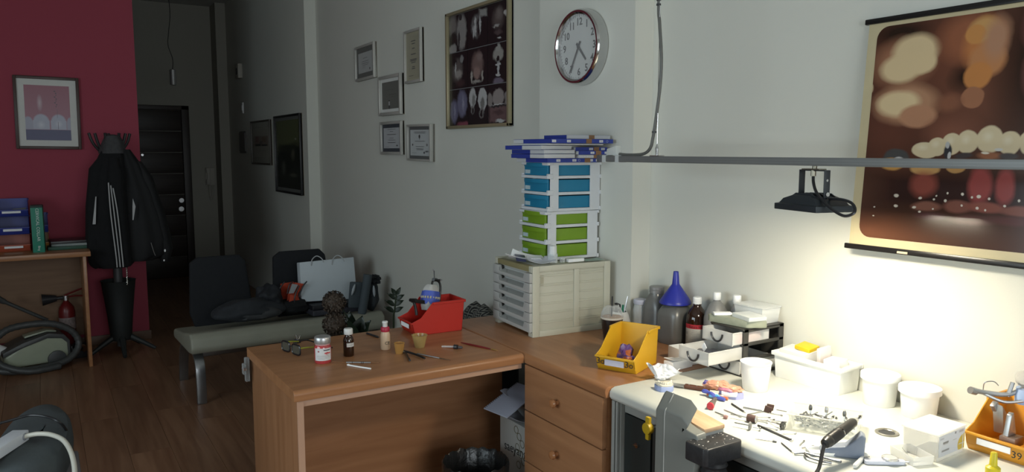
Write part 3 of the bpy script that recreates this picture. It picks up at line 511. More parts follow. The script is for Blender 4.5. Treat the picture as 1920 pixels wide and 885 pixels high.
nb=thing('notebook','open spiral notebook with pencil sketches jutting out over the carton','notebook',(1.50,2.412,.603),0,rot=(R(5),R(-16),R(17)))
bm=BM(); box(bm,-.11,.09,-.056,.06,0,.004); ob('pages',bm,printed('sketch_page',(.42,.45,.55),[('o',.35,.3,.1,.09,.6,(.3,.32,.4)),('o',.6,.5,.14,.12,.8,(.32,.34,.42)),('o',.2,.3,.03,.025,.2,(.03,.03,.05)),('r',.6,.6,.2,.01,.5,(.25,.27,.35))],.7),nb,uvwh=(-.11,-.056,.2,.12))
bm=BM()
for k in range(20): cyl(bm,(-.106+.0098*k,.061,-.001),(-.106+.0098*k,.054,.007),.0014,n=5)
ob('spiral_binding',bm,dsteel,nb)
sheet('loose_paper','pale loose sheet behind the spiral notebook on the carton',(1.59,2.44,.5745),20,.20,.14,mat('blue_grey_paper',(.38,.40,.46),.75),curl=.05)
sheet('loose_paper','greyish bent sheet hanging below the spiral notebook over the carton edge',(1.525,2.375,.5265),48,.17,.12,mat('grey_paper',(.27,.28,.31),.75),curl=.04,seed=2)
bm=BM(); box(bm,-.085,.11,-.08,.08,0,.045); T('paper_pile','pile of old papers on the carton under the spiral notebook','papers',bm,mat('pile_paper',(.36,.36,.35),.8,0,.2,60),(1.615,2.40,.5275),4,.002)
t=thing('waste_bin','round black waste bin lined with a crinkled black bag under the desk','waste bin',(1.30,2.36,0))
bm=BM(); lathe(bm,[(.085,0),(.09,.01),(.115,.40),(.118,.405),(.113,.405),(.086,.02)],32,caps=False); ob('bin_body',bm,black,t)
bm=BM(); n=64; rs=[]
for r,z in ((.121,.31),(.1225,.38),(.124,.415),(.120,.422),(.112,.41),(.10,.3),(.08,.12),(.03,.1),(.001,.1)):
    rs.append([bm.verts.new(((r+.0018*math.sin(i*2.6+z*40)+.0012*math.sin(i*5.1))*math.cos(2*PI*i/n),(r+.0018*math.sin(i*2.6+z*40))*math.sin(2*PI*i/n),z+.004*math.sin(i*1.7))) for i in range(n)])
loop_faces(bm,rs,True,False,True); ob('bin_bag',bm,mat('bin_bag_black',(.012,.012,.012),.3,0,.2,40,.6,60),t)
# ------------------------------------------------------------ things on the left half of the desk
t=thing('eyeglasses','folding reading glasses with dark lenses and lime temples','glasses',(.737,2.715,D),-75)
gf=mat('black_frame_plastic',(.012,.012,.014),.25); lime=mat('lime_plastic',(.28,.30,.03),.4)
def lens_poly(s,n): return [(s*.035+math.copysign(.027*abs(math.cos(a))**.5,math.cos(a)),.021+math.copysign(.018*abs(math.sin(a))**.6,math.sin(a))) for a in [2*PI*k/24+.01 for k in range(n)]]
bm=BM()
for s in (-1,1):
    P=[(x,0,z) for x,z in lens_poly(s,25)]; tube(bm,P,.0032,6,0)
tube(bm,[(-.010,0,.026),(0,-.003,.030),(.010,0,.026)],.002,6); ob('frame_front',bm,gf,t)
for s in (-1,1):
    bm=BM(); prism(bm,lens_poly(s,24),'y',-.0007,.0007); ob('lens',bm,clear('smoked_lens',(.10,.10,.08),.55,.05),t)
    bm=BM(); tube(bm,[(s*.061,0,.030),(s*.062,.03,.028),(s*.060,.068,.022)],.0028,6); ob('temple',bm,lime,t)
    bm=BM(); tube(bm,[(s*.060,.068,.022),(s*.057,.10,.022),(s*.050,.14,.004)],.003,6); ob('temple_tip',bm,gf,t)
t=thing('resin_jar','squat clear jar of pink resin with a silver lid and white label','jar',(.800,2.545,D),-20)
bm=BM(); lathe(bm,[(.026,0),(.029,.004),(.029,.056),(.025,.064)],28); ob('jar_body',bm,mat('pink_resin',(.42,.05,.055),.15,0,.1,30,coat=.6),t)
bm=BM(); lathe(bm,[(.0255,.064),(.0255,.070)],28); ob('jar_neck',bm,mat('pale_resin',(.5,.3,.3),.2),t)
bm=BM(); lathe(bm,[(.027,.069),(.028,.071),(.028,.089),(.026,.092)],32); ob('lid',bm,mat('silver_lid',(.48,.48,.48),.35,.7),t)
def wrap(name,r,z0,z1,a0,a1,m,parent,n=16):
    bm=BM(); g=[[bm.verts.new((rr*math.cos(R(a0+(a1-a0)*i/n)),rr*math.sin(R(a0+(a1-a0)*i/n)),z)) for i in range(n+1)] for rr,z in ((r,z0),(r,z1),(r+.0006,z1),(r+.0006,z0))]
    for j in range(4):
        for i in range(n): bm.faces.new((g[j][i],g[j][i+1],g[(j+1)%4][i+1],g[(j+1)%4][i]))
    l=bm.loops.layers.uv.new('UVMap')
    for f in bm.faces:
        for lp in f.loops:
            c=lp.vert.co; a=math.degrees(math.atan2(c.y,c.x))
            while a<min(a0,a1)-1: a+=360
            lp[l].uv=((a-a0)/(a1-a0),(c.z-z0)/(z1-z0))
    return ob(name,bm,m,parent)
wrap('label',.0293,.012,.055,215,335,printed('jar_label',(.60,.60,.60),[('o',.24,.75,.06,.07,.3,(.25,.02,.03)),('r',.72,.85,.22,.05,.2,(.08,.08,.1)),('r',.75,.6,.2,.06,.2,(.5,.05,.06)),('r',.5,.4,.4,.012,.2,(.2,.2,.2)),('r',.5,.3,.4,.012,.2,(.2,.2,.2)),('r',.45,.2,.3,.012,.2,(.2,.2,.2)),('r',.4,.1,.2,.012,.2,(.2,.2,.2))],.5),t)
text('lettering','C',.014,mat('red_ink',(.5,.03,.04),.5),t,(.0145,-.0262,.036),(PI/2,0,R(29)))
amb=mat('amber_glass',(.022,.008,.004),.06,coat=.5)
t=thing('medicine_bottle','small brown glass bottle with a white screw cap','bottle',(.905,2.578,D),-25)
bm=BM(); lathe(bm,[(.017,0),(.019,.003),(.019,.058),(.016,.068),(.012,.074),(.012,.08)],26); ob('bottle_body',bm,amb,t)
bm=BM(); lathe(bm,[(.0155,.079),(.0158,.080),(.0158,.097),(.0145,.100)],26); ob('cap',bm,mat('cap_white',(.62,.62,.6),.45),t,.0008)
wrap('label',.0192,.036,.050,255,345,printed('small_label',(.55,.54,.52),[('r',.5,.55,.3,.06,.3,(.25,.25,.25)),('r',.45,.3,.2,.05,.3,(.3,.3,.3))],.6),t)
t=thing('dropper_bottle','cream liquid bottle with red collar, white nozzle cap and CE mark','bottle',(1.052,2.595,D),-10)
bm=BM(); lathe(bm,[(.016,0),(.018,.003),(.018,.055),(.015,.065),(.014,.068)],26); ob('bottle_body',bm,mat('cream_liquid',(.55,.40,.27),.3,0,.12,30),t)
bm=BM(); lathe(bm,[(.0155,.067),(.0165,.070),(.0165,.080),(.013,.085)],26); ob('collar',bm,mat('raspberry_cap',(.38,.02,.05),.4),t)
bm=BM(); lathe(bm,[(.009,.084),(.009,.097),(.0105,.099),(.0105,.104),(.009,.106)],20); ob('nozzle_cap',bm,mat('cap_white',(0,0,0)),t)
text('lettering','CE',.016,ink,t,(.0035,-.0183,.026),(PI/2,0,R(10)))
t=thing('pen','thin black pen lying near the far edge of the desk','pen',(1.085,2.805,D+.004),-80)
bm=BM(); cyl(bm,(-.045,0,0),(.035,0,0),.004,n=10); cyl(bm,(.035,0,0),(.046,0,0),.004,.001,10); ob('barrel',bm,black,t)
def cup(name,label,loc,r0,r1,h,m,cat='cup',liquid=None,lh=.6,th=.0012):
    t=thing(name,label,cat,loc); bm=BM(); lathe(bm,[(r0*.3,.001),(r0,0),(r1,h),(r1+.0012,h),(r1+.0012,h+.001),(r1-th,h+.001),(r0-th,th),(r0*.3,th)],28); ob('cup_body',bm,m,t)
    if liquid:
        rl=r0+(r1-r0)*lh-th-.0004; bm=BM(); lathe(bm,[(r0-th-.0006,th+.001),(rl,h*lh)],28); ob('contents',bm,liquid,t)
    return t
amr=clear('amber_silicone',(.55,.30,.09),.5,.15)
cup('mixing_cup','small amber cup full of tan paste beside the cream bottle',(1.072,2.512,D),.014,.019,.038,amr,liquid=mat('tan_paste',(.42,.22,.09),.4),lh=.85)
cup('mixing_cup','larger empty translucent amber cup with a stained rim',(1.172,2.555,D),.018,.029,.046,clear('amber_cup',(.55,.40,.16),.45,.15),liquid=clear('amber_film',(.42,.26,.08),.6,.15),lh=.25)
t=thing('wax_carver','slender metal double ended carving instrument lying near the desk front','dental tool',(.888,2.47,D+.003),-34)
bm=BM(); cyl(bm,(-.03,0,0),(.055,0,0),.0032,n=10); ob('handle',bm,steel,t); bm=BM(); tube(bm,[(-.03,0,0),(-.06,0,.001),(-.08,.003,.002)],.0015,6); tube(bm,[(.055,0,0),(.075,0,.0),(.085,-.002,.001)],.0015,6); ob('tip',bm,mat('copper_tip',(.4,.2,.1),.35,.9),t)
bm=BM()
for x in (-.01,.022,.028): cyl(bm,(x,0,0),(x+.003,0,0),.0037,n=10)
ob('grip_ring',bm,dsteel,t)
t=thing('plastic_spatula','short white plastic stick with a rounded end below the carver','dental tool',(.882,2.412,D+.003),-60)
bm=BM(); tube(bm,[(-.045,0,0),(0,0,0),(.048,.002,0)],.0028,8); lump(bm,(-.047,.0,.0008),(.006,.005,.0036),.1,1,0,2); ob('stick',bm,white,t)
t=thing('pliers','black handled wire pliers lying open on the desk','pliers',(1.09,2.485,D+.006),0)
bm=BM()
tube(bm,[(.0,.02,.0),(-.005,0,0),(-.02,-.05,0),(-.033,-.098,0)],.004,8); tube(bm,[(-.004,.018,.003),(.005,-.005,.002),(.018,-.05,0),(.022,-.10,0)],.004,8); ob('handle',bm,mat('pliers_black',(.018,.018,.018),.35,.4),t)
bm=BM(); lump(bm,(-.003,.018,.001),(.008,.010,.005),.05,1,0,2); cyl(bm,(-.003,.024,0),(-.014,.042,0),.004,.0015,8); ob('jaw',bm,dsteel,t)
t=thing('wax_brush','fine steel spatula with a dark tip lying right of the pliers','dental tool',(1.15,2.395,D+.003),-66)
bm=BM(); cyl(bm,(-.075,0,0),(.03,0,0),.0028,n=8); ob('handle',bm,steel,t); bm=BM(); cyl(bm,(.03,0,0),(.08,0,0),.002,.0008,8); ob('tip',bm,mat('dark_bronze',(.12,.08,.05),.4,.8),t)
t=thing('pipette','glass dropper pipette with a black collar and rubber bulb','pipette',(1.27,2.465,D+.008),-53)
bm=BM(); cyl(bm,(-.05,0,-.004),(.0,0,0),.0035,n=10); ob('glass_tube',bm,clr,t); bm=BM(); cyl(bm,(0,0,0),(.014,0,0),.0085,n=14); ob('collar',bm,black,t); bm=BM(); lump(bm,(.024,0,0),(.012,.006,.006),0,1,0,2); ob('bulb',bm,mat('grey_rubber',(.06,.05,.05),.5),t)
t=thing('paint_brush','red handled fine brush lying at the desk inner corner','brush',(1.362,2.43,D+.003),-71)
bm=BM(); tube(bm,[(-.10,0,0),(-.05,0,0),(.03,0,0),(.055,0,0)],.003,8,6,rad=lambda u:.0014+.0022*math.sin(PI*min(1,u*1.05))); ob('handle',bm,mat('brush_red',(.16,.012,.012),.3),t); bm=BM(); cyl(bm,(.053,0,0),(.075,0,0),.0028,.0022,8); ob('ferrule',bm,mat('brass',(.5,.33,.1),.3,1),t); bm=BM(); cyl(bm,(.075,0,0),(.09,0,0),.0022,.0005,8); ob('bristles',bm,mat('bristle',(.3,.15,.05),.8),t)
# red bin with an articulated model
stack_bin('storage_bin','large red open front bin holding a dental model on the desk',(1.235,2.785,D),-1.5,.138,.20,.128,mat('red_bin',(.46,.022,.014),.4,0,.05,12),cut=.36)
plas=mat('plaster',(.42,.41,.39),.8,0,.1,25,.3,150); bwax=mat('blue_band',(.06,.10,.42),.6,0,.15,30)
t=thing('articulator','black articulator with a blue banded plaster model sitting in the red bin','articulator',(1.325,2.79,D+.085),10,rot=(R(-8),R(14),R(10)))
bm=BM(); loft(bm,[(0,0,-.005,.03,.028),(0,0,.015,.036,.032),(0,0,.03,.034,.03)],24,.05,5); loft(bm,[(0,0,.072,.034,.03),(0,0,.085,.032,.028),(0,0,.10,.022,.02)],24,.07,5); ob('plaster_model',bm,plas,t)
bm=BM(); loft(bm,[(0,0,.020,.037,.033),(0,0,.045,.041,.036),(0,0,.074,.037,.033)],24,.05,6); ob('blue_band',bm,bwax,t)
for k in range(9):
    a=R(170+k*17); bm=BM(); lump(bm,(.040*math.cos(a),.035*math.sin(a),.047),(.0045,.004,.006),.1,2,k,2); ob('tooth',bm,mat('tooth_ivory',(.42,.38,.28),.4),t)
bm=BM(); tube(bm,[(0,.0,.10),(.005,0,.118),(.03,0,.12),(.045,0,.10),(.048,0,.05),(.045,0,.0)],.0045,8); cyl(bm,(.012,0,.118),(.004,0,.16),.0022,n=8); cyl(bm,(-.004,-.012,.122),(.03,.012,.126),.007,n=10); ob('upper_arm',bm,mat('articulator_black',(.02,.02,.02),.35,.5),t)
bm=BM(); box(bm,-.085,-.025,-.012,.012,.018,.032); cyl(bm,(-.085,-.02,.028),(-.085,.02,.028),.007,n=10); tube(bm,[(-.085,0,.03),(-.07,0,.0),(-.06,0,-.03)],.006,8); ob('lower_arm',bm,mat('articulator_black',(0,0,0)),t)
bm=BM(); lump(bm,(-.001,0,.163),(.003,.003,.004),0,1,0,1); ob('pin_tip',bm,steel,t); bm=BM(); cyl(bm,(.034,.016,.124),(.034,-.016,.124),.005,n=10); ob('screw',bm,steel,t)
# binder clip on the far edge
t=thing('binder_clip','black binder clip standing at the back edge of the desk','clip',(.80,2.86,D),20)
bm=BM(); prism(bm,[(-.01,0),(.01,0),(.003,.014),(-.003,.014)],'y',-.012,.012); ob('clip_body',bm,black,t); bm=BM(); tube(bm,[(-.003,-.006,.014),(-.006,-.003,.03),(-.006,.003,.03),(-.003,.006,.014)],.001,5); tube(bm,[(.003,-.006,.014),(.012,-.003,.026),(.012,.003,.026),(.003,.006,.014)],.001,5); ob('wire_loop',bm,steel,t)
# ------------------------------------------------------------ plants and cushions behind the desk
t=thing('topiary','dark dried topiary of two petal balls in a pot behind the desk','topiary',(1.052,3.17,0))
bark=mat('dried_petals',(.045,.031,.021),.7,0,.5,60); 
for cz,r in ((.898,.05),(.805,.053)):
    bm=BM(); random.seed(int(cz*100)); lump(bm,(0,0,cz),(r*.84,)*3,.05,3,1,3)
    for k in range(420):
        z=random.uniform(-1,1); a=random.uniform(0,2*PI); s=math.sqrt(1-z*z); n=Vector((s*math.cos(a),s*math.sin(a),z)); u,w=frame_of(n); ra=random.uniform(0,6.28)
        u,w=u*math.cos(ra)+w*math.sin(ra),w*math.cos(ra)-u*math.sin(ra); p=Vector((0,0,cz))+n*r*random.uniform(.84,.96); q=.0055*random.uniform(.8,1.3); up=n*.004
        vs=[bm.verts.new(p-u*q),bm.verts.new(p-w*q*.7+up),bm.verts.new(p+u*q+up*1.8),bm.verts.new(p+w*q*.7+up)]; bm.faces.new(vs); bm.faces.new([bm.verts.new(v.co-n*.0008) for v in vs][::-1])
    ob('petal_ball',bm,bark,t)['kind']='stuff'
bm=BM(); cyl(bm,(0,0,.36),(0,0,.86),.012,n=10); lump(bm,(0,0,.745),(.03,.03,.02),.2,3,2,2); ob('trunk',bm,mat('bark_brown',(.03,.022,.016),.9),t)
bm=BM(); lathe(bm,[(.09,0),(.13,.36),(.135,.37),(.12,.37),(.115,.34),(.01,.34)],28); ob('pot',bm,mat('dark_pot',(.02,.02,.02),.5),t)
leafm=mat('dark_leaf',(.012,.022,.012),.4)
def leaf_mesh(l,w):
    bm=BM(); n=8; P=[]
    for i in range(n+1):
        u=i/n; ww=w*math.sin(PI*u**.8)*.5; P.append((bm.verts.new((l*u,-ww,.006*math.sin(PI*u))),bm.verts.new((l*u,0,-.003+.006*math.sin(PI*u))),bm.verts.new((l*u,ww,.006*math.sin(PI*u)))))
    fs=[]
    for a,b in zip(P[:-1],P[1:]): fs+=[bm.faces.new((a[0],a[1],b[1],b[0])),bm.faces.new((a[1],a[2],b[2],b[1]))]
    bmesh.ops.remove_doubles(bm,verts=bm.verts,dist=1e-5)
    e=bmesh.ops.extrude_face_region(bm,geom=bm.faces[:])
    for v in e['geom']:
        if isinstance(v,bmesh.types.BMVert): v.co.z+=.0008
    return bm
def leafy(t,specs,l,w):
    pr=None
    for (x,y,z,az,el,s,tw) in specs:
        if pr is None: o=pr=ob('leaf',leaf_mesh(l,w),leafm,t)
        else: o=pr.copy(); C.objects.link(o); o.parent=t
        o.location=(x,y,z); o.rotation_euler=(R(tw),R(-el),R(az)); o.scale=(s,s,s)
t=thing('zz_plant','upright dark green plant stem with paired oval leaves left of the red bin','plant',(1.385,3.30,0))
bm=BM(); tube(bm,[(-.005,0,.40),(-.004,0,.74),(.002,0,.80),(.012,0,.875)],.0045,8); ob('stem',bm,mat('plant_stem',(.02,.035,.015),.5),t)
leafy(t,[(.012,0,.872,-20,62,.9,80),(.011,0,.87,160,60,.9,80),(.008,0,.850,-32,32,1,70),(.008,0,.852,150,38,1,70),(.003,0,.825,-30,30,1,70),(.003,0,.822,150,32,1.1,70),(0,0,.795,-30,28,1,70),(0,0,.792,150,30,1.1,70)],.05,.024)
bm=BM(); lathe(bm,[(.08,0),(.11,.40),(.10,.40),(.095,.37),(.01,.37)],24); ob('pot',bm,mat('dark_pot',(0,0,0)),t)
t=thing('leafy_plant','low dark broad leaved plant hidden behind the desk between topiary and red bin','plant',(1.235,3.46,0))
bm=BM(); lathe(bm,[(.06,0),(.085,.62),(.075,.62),(.07,.58),(.01,.58)],24); ob('pot',bm,mat('dark_pot',(0,0,0)),t)
leafy(t,[(0,0,.62,20,60,1.5,20),(0,0,.62,100,50,1.6,0),(0,0,.62,170,55,1.7,-20),(0,0,.62,-60,65,1.5,0),(0,0,.64,150,75,1.9,10),(.01,0,.63,0,72,1.6,60),(-.02,0,.63,-170,48,1.7,30),(.02,0,.62,-25,60,1.6,40),(0,.02,.62,75,78,1.9,-30),(-.01,-.02,.63,-130,70,1.6,0)],.085,.05)
t=thing('lounge_chair','low dark upholstered chair behind the desk carrying the cushions','chair',(1.84,3.40,0))
bm=BM(); box(bm,-.2,.15,-.26,.26,.08,.505); ob('seat',bm,navy,t,.03,3)
for x in (-.16,.11):
    for y in (-.22,.22): bm=BM(); cyl(bm,(x,y,0),(x,y,.09),.018); ob('leg',bm,blk,t)
def patt(name,zig):
    m=bpy.data.materials.new(name); m.use_nodes=True; tt=m.node_tree; N=tt.nodes; L=tt.links; b=N['Principled BSDF']; b.inputs['Roughness'].default_value=.9
    tc=N.new('ShaderNodeTexCoord'); sp=N.new('ShaderNodeSeparateXYZ'); L.new(tc.outputs['Object'],sp.inputs[0])
    def tri(o,s):
        a=N.new('ShaderNodeMath'); a.operation='PINGPONG'; L.new(o,a.inputs[0]); a.inputs[1].default_value=s; return a.outputs[0]
    p=tri(sp.outputs[1],.030 if not zig else .016); q=tri(sp.outputs[2],.030 if not zig else .0)if not zig else sp.outputs[2]
    s=N.new('ShaderNodeMath'); s.operation='ADD'; L.new(p,s.inputs[0]); L.new(q,s.inputs[1]); r=tri(s.outputs[0],.010 if not zig else .007)
    g=N.new('ShaderNodeMath'); g.operation='GREATER_THAN'; L.new(r,g.inputs[0]); g.inputs[1].default_value=.0062 if not zig else .004
    mx=N.new('ShaderNodeMix'); mx.data_type='RGBA'; L.new(g.outputs[0],mx.inputs[0]); mx.inputs[6].default_value=(.018,.018,.018,1); mx.inputs[7].default_value=(.20,.195,.17,1); L.new(mx.outputs[2],b.inputs['Base Color']); return m
def cushion(label,loc,rot,w,m):
    bm=BM(); n=14; P=[]
    def pt(i,j,s):
        u=2*i/n-1; v=2*j/n-1; k=(1-u**4)*(1-v**4); c=1-.10*(u*u*v*v); return (s*.055*max(k,0)**.5,u*w*c*(1-.05*(1-v*v)),v*w*c*(1-.05*(1-u*u)))
    g=[[[bm.verts.new(pt(i,j,s)) for i in range(n+1)] for j in range(n+1)] for s in (-1,1)]
    for s in (0,1):
        for j in range(n):
            for i in range(n): bm.faces.new((g[s][j][i],g[s][j][i+1],g[s][j+1][i+1],g[s][j+1][i]))
    bmesh.ops.remove_doubles(bm,verts=bm.verts,dist=1e-4); return T('cushion',label,'cushion',bm,m,loc,rot=rot)
cushion('black and cream cushion in a diamond pattern, left of the pair',(1.945,3.555,.612),(R(45),R(10),0),.105,patt('diamond_weave',False))
cushion('black and cream zigzag cushion tucked beside the beige drawer cabinet',(1.815,3.215,.668),(R(35),R(10),0),.105,patt('zigzag_weave',True))
# ------------------------------------------------------------ beige six drawer cabinet and what stands on it
t=thing('drawer_cabinet','beige plastic cabinet of six grey drawers standing on the desk','cabinet',(1.607,2.448,D),-4)
beige=mat('beige_cabinet',(.50,.49,.40),.5,0,.03,8); gd=mat('grey_drawer',(.40,.40,.38),.45,0,.04,20); CW,CD,CH=.33,.365,.282
bm=BM(); box(bm,.012,CD,.008,CW-.008,.252,CH-.004); box(bm,.012,CD,.008,CW-.008,.008,.022); box(bm,CD-.01,CD,.01,CW-.01,.02,.255)
box(bm,.02,CD,.006,.013,.02,.255); box(bm,.02,CD,CW-.013,CW-.006,.02,.255)
for y0,y1 in ((0,.006),(CW-.006,CW)):
    box(bm,.0,.03,y0,y1,.0,CH); box(bm,CD-.03,CD,y0,y1,0,CH); box(bm,.19,.215,y0,y1,.024,CH-.022); box(bm,.03,CD-.03,y0,y1,0,.024); box(bm,.03,CD-.03,y0,y1,CH-.022,CH)
box(bm,-.002,.029,.0065,.03,CH-.026,CH-.0005); box(bm,-.002,.029,CW-.03,CW-.0065,CH-.026,CH-.0005); box(bm,-.001,.029,.0065,.034,.0005,.018); box(bm,-.001,.029,CW-.034,CW-.0065,.0005,.018)
ob('cabinet_body',bm,beige,t,.002)
bm=BM()
for k in range(6):
    for x0,x1 in ((.034,.187),(.218,CD-.034)):
        for dz in (0,.008): box(bm,x0,x1,.0035,.0068,.052+k*.037+dz,.055+k*.037+dz)
ob('side_ribs',bm,beige,t,.0006,1)['kind']='stuff'
bm=BM(); box(bm,-.003,.028,.03,CW-.03,CH-.024,CH-.002); ob('front_rail',bm,mat('olive_rail',(.25,.22,.11),.5),t,.003)
bm=BM(); box(bm,.038,.052,.0055,.0062,.20,.245); ob('faded_print',bm,mat('beige_print',(.38,.36,.27),.6),t)
hd=.0392
for k in range(6):
    z=.021+k*hd; bm=BM()
    # grey front: deep frame with a slanted recess that serves as the pull
    prism(bm,[(.004,0),(CW-.004,0),(CW-.004,hd-.0015),(CW-.05,hd-.0015),(CW-.06,hd*.36),(.06,hd*.36),(.05,hd-.0015),(.004,hd-.0015)],'x',-.012,.006,Matrix.Translation((0,0,z)))
    box(bm,.02,.03,.014,CW-.014,z+.002,z+hd-.003); dr=ob('drawer',bm,gd,t,.0025)
    bm=BM(); prism(bm,[(-.010,hd*.34),(.019,hd*.55),(.019,hd-.012),(.021,hd-.012),(.021,hd*.34)],'y',.055,CW-.055,Matrix.Translation((0,0,z))); ob('pull_shelf',bm,mat('grey_drawer_light',(.44,.45,.43),.45),dr)
    bm=BM()
    for y0 in (CW-.062,CW-.13): box(bm,-.0105,-.0095,y0,y0+.0012,z+.016,z+.03)
    ob('scratches',bm,mat('scratch',(.10,.10,.10),.7),dr)
CT=D+CH+.0005
def drawer_unit(name,label,loc,rz,m,W=.215,Dp=.245,H=.200):
    t=thing(name,label,'drawer unit',loc,rz); n=3; s=H/n; wt=mat('unit_white',(.62,.64,.66),.4)
    bm=BM()
    for k in range(n+1):
        z=min(k*s,H-.012); box(bm,-.014,Dp,.0,W,z,z+.012)
        for y0,y1 in ((-.004,.012),(W-.012,W+.004)): box(bm,-.012,.012,y0,y1,z,z+.02 if k<n else z+.012); box(bm,Dp-.006,Dp+.006,y0,y1,z,z+.016 if k<n else z+.012)
    for y0,y1 in ((-.0006,.006),(W-.006,W+.0006)):
        box(bm,.0006,.040,y0,y1,.0006,H-.0006); box(bm,Dp-.05,Dp-.0006,y0,y1,.0006,H-.0006)
    box(bm,Dp-.004,Dp-.0012,.001,W-.001,.0012,H-.0012); ob('unit_frame',bm,wt,t,.0015,1)
    for k in range(n):
        z=k*s+.0125; h=s-.0135; bm=BM()
        box(bm,.012,Dp-.006,.008,W-.008,z,z+h-.004)
        box(bm,-.006,.012,.014,W-.014,z,z+h-.002)
        bow=[(-.006-.016*math.cos(PI*(i/10-.5)),.010+(W-.020)*i/10) for i in range(11)]
        prism(bm,[(.0,.010)]+bow+[(.0,W-.010)],'z',z+h-.018,z+h-.001); d=ob('drawer',bm,m,t,.002)
        bm=BM(); box(bm,-.0075,-.006,W-.062,W-.022,z+.006,z+.022); ob('label_tag',bm,mat('translucent_tag',(.42,.52,.55),.5),d)
    return t
drawer_unit('drawer_unit','green and white three drawer tower standing on the beige cabinet',(1.748,2.551,CT),-3,mat('lime_drawer',(.17,.30,.018),.4,0,.05,10))
drawer_unit('drawer_unit','blue and white three drawer tower stacked on the green one',(1.757,2.549,CT+.2005),-3,mat('azure_drawer',(.015,.19,.33),.4,0,.05,10))
# flat product boxes on the towers
BZ=CT+.2005+.2005; navyb=mat('box_blue',(.025,.045,.26),.45,0,.05,20); wbox=mat('box_white',(.50,.51,.52),.55,0,.04,20); tape=mat('brown_tape',(.22,.115,.055),.3); lblm=printed('box_label',(.55,.56,.58),[('r',.5,.35,.3,.08,.3,(.25,.25,.28)),('r',.5,.65,.35,.08,.3,(.4,.4,.42))],.5)
def flat_box(label,x,y,z,w,d,h,rz,left,front,tapeu=None,labs=(),group=None,mark=None):
    """near left corner at (x,y); w along x, d along y; left and front name the colours of the two visible sides"""
    t=thing('flat_box',label,'box',(x,y,z),rz)
    bm=BM(); box(bm,.0006,w-.0006,.0006,d-.0006,.0006,h-.0006); ob('box_base',bm,wbox,t,.0008,1)
    bm=BM()
    # slipped-on cover: left side from far end, front side
    if left: a,b=left; box(bm,0,.0012,d*a,d*b,.0,h)
    if front: a,b=front; box(bm,w*a,w*b,0,.0012,.0,h)
    if left or front: box(bm,0,w,d*.02,d,h-.0012,h); ob('blue_cover',bm,navyb,t)
    if tapeu is not None:
        bm=BM(); box(bm,w*tapeu-.014,w*tapeu+.014,-.0008,0,-.0004,h+.0004); ob('brown_tape',bm,tape,t)
    for u in labs:
        bm=BM(); box(bm,w*u-.0095,w*u+.0095,-.0007,0,h*.2,h*.8); ob('label_sticker',bm,lblm,t,uvwh=(w*u-.0095,h*.2,.019,h*.6))
    if mark:
        bm=BM(); tube(bm,[(w*mark+.0045*math.cos(a*PI/8),-.0004,h*.5+.0045*math.sin(a*PI/8)) for a in range(17)],.0007,4,0); ob('round_mark',bm,mat('pale_mark',(.3,.36,.55),.6),t)
    return t
flat_box('long blue flat box at the bottom of the pile, directly on the blue tower',1.692,2.478,BZ,.265,.232,.0165,-1,(0,.68),(0,1),.735,(.20,.49,.80,.93),mark=.58)
z=BZ+.017
flat_box('white flat box with blue end, lowest of three on the left of the pile',1.668,2.462,z,.148,.245,.0165,0,(.42,1),None)
flat_box('white flat box with blue end, middle of three on the left of the pile',1.672,2.47,z+.017,.147,.245,.0165,-1,(.42,1),None)
flat_box('crinkled white flat box with steel blue end, third up on the left of the pile',1.662,2.475,z+.034,.15,.255,.0165,2,(.52,1),None)
flat_box('white and brown taped flat box in the right half of the pile, lowest',1.83,2.455,z,.16,.25,.0135,1,None,None,.55,(.22,),mark=.9)
flat_box('blue taped flat box in the right half of the pile, second up',1.826,2.452,z+.014,.17,.25,.0145,0,None,(0,1),.58,(.40,.82),mark=.93)
flat_box('dark blue taped flat box in the right half of the pile, third up',1.824,2.47,z+.029,.162,.245,.0145,1,None,(0,1),.65,(.48,.86))
flat_box('long white flat box spanning the pile under the long blue one',1.668,2.445,z+.051,.285,.25,.007,2,None,None)
flat_box('long blue flat box with stickers spanning the top of the pile',1.672,2.425,z+.0585,.312,.26,.0165,1.5,(0,.72),(0,1),.60,(.05,.28,.80),mark=.90)
flat_box('topmost white flat box with blue end and brown tape on the pile',1.765,2.452,z+.0755,.225,.15,.0155,1.5,(0,1),None,.565,())
# papers and small things on the cabinet top
sheet('loose_paper','crumpled white leaflet hanging over the front of the beige cabinet',(1.675,2.60,CT+.0015),40,.10,.15,paper,curl=.03,cat='leaflet')
sheet('loose_paper','white leaflet with a blue oval print at the cabinet near corner',(1.685,2.505,CT+.004),-25,.11,.075,printed('leaflet_print',(.55,.57,.62),[('o',.7,.3,.14,.16,.2,(.12,.16,.35)),('o',.7,.3,.1,.1,.2,(.5,.52,.58))],.6),curl=.02,cat='leaflet',seed=1)
t=thing('leaflet','glossy navy leaflet with light edges lying on the cabinet front edge','leaflet',(1.655,2.615,CT+.012),75,rot=(R(5),R(-6),R(62)))
bm=BM(); box(bm,-.06,.06,-.02,.02,0,.003); ob('fold',bm,mat('navy_gloss',(.02,.025,.10),.2),t)
t=thing('measuring_cup','clear plastic cup standing upside down on another before the green drawers','cup',(1.738,2.502,CT))
bm=BM(); lathe(bm,[(.020,0),(.020,.036),(.0185,.036),(.0185,.002),(.003,.002)],24); ob('lower_cup',bm,clr,t); bm=BM(); lathe(bm,[(.017,.030),(.0155,.068),(.003,.068),(.003,.0665),(.0145,.0665),(.0155,.03)],24); ob('upper_cup',bm,frost,t)
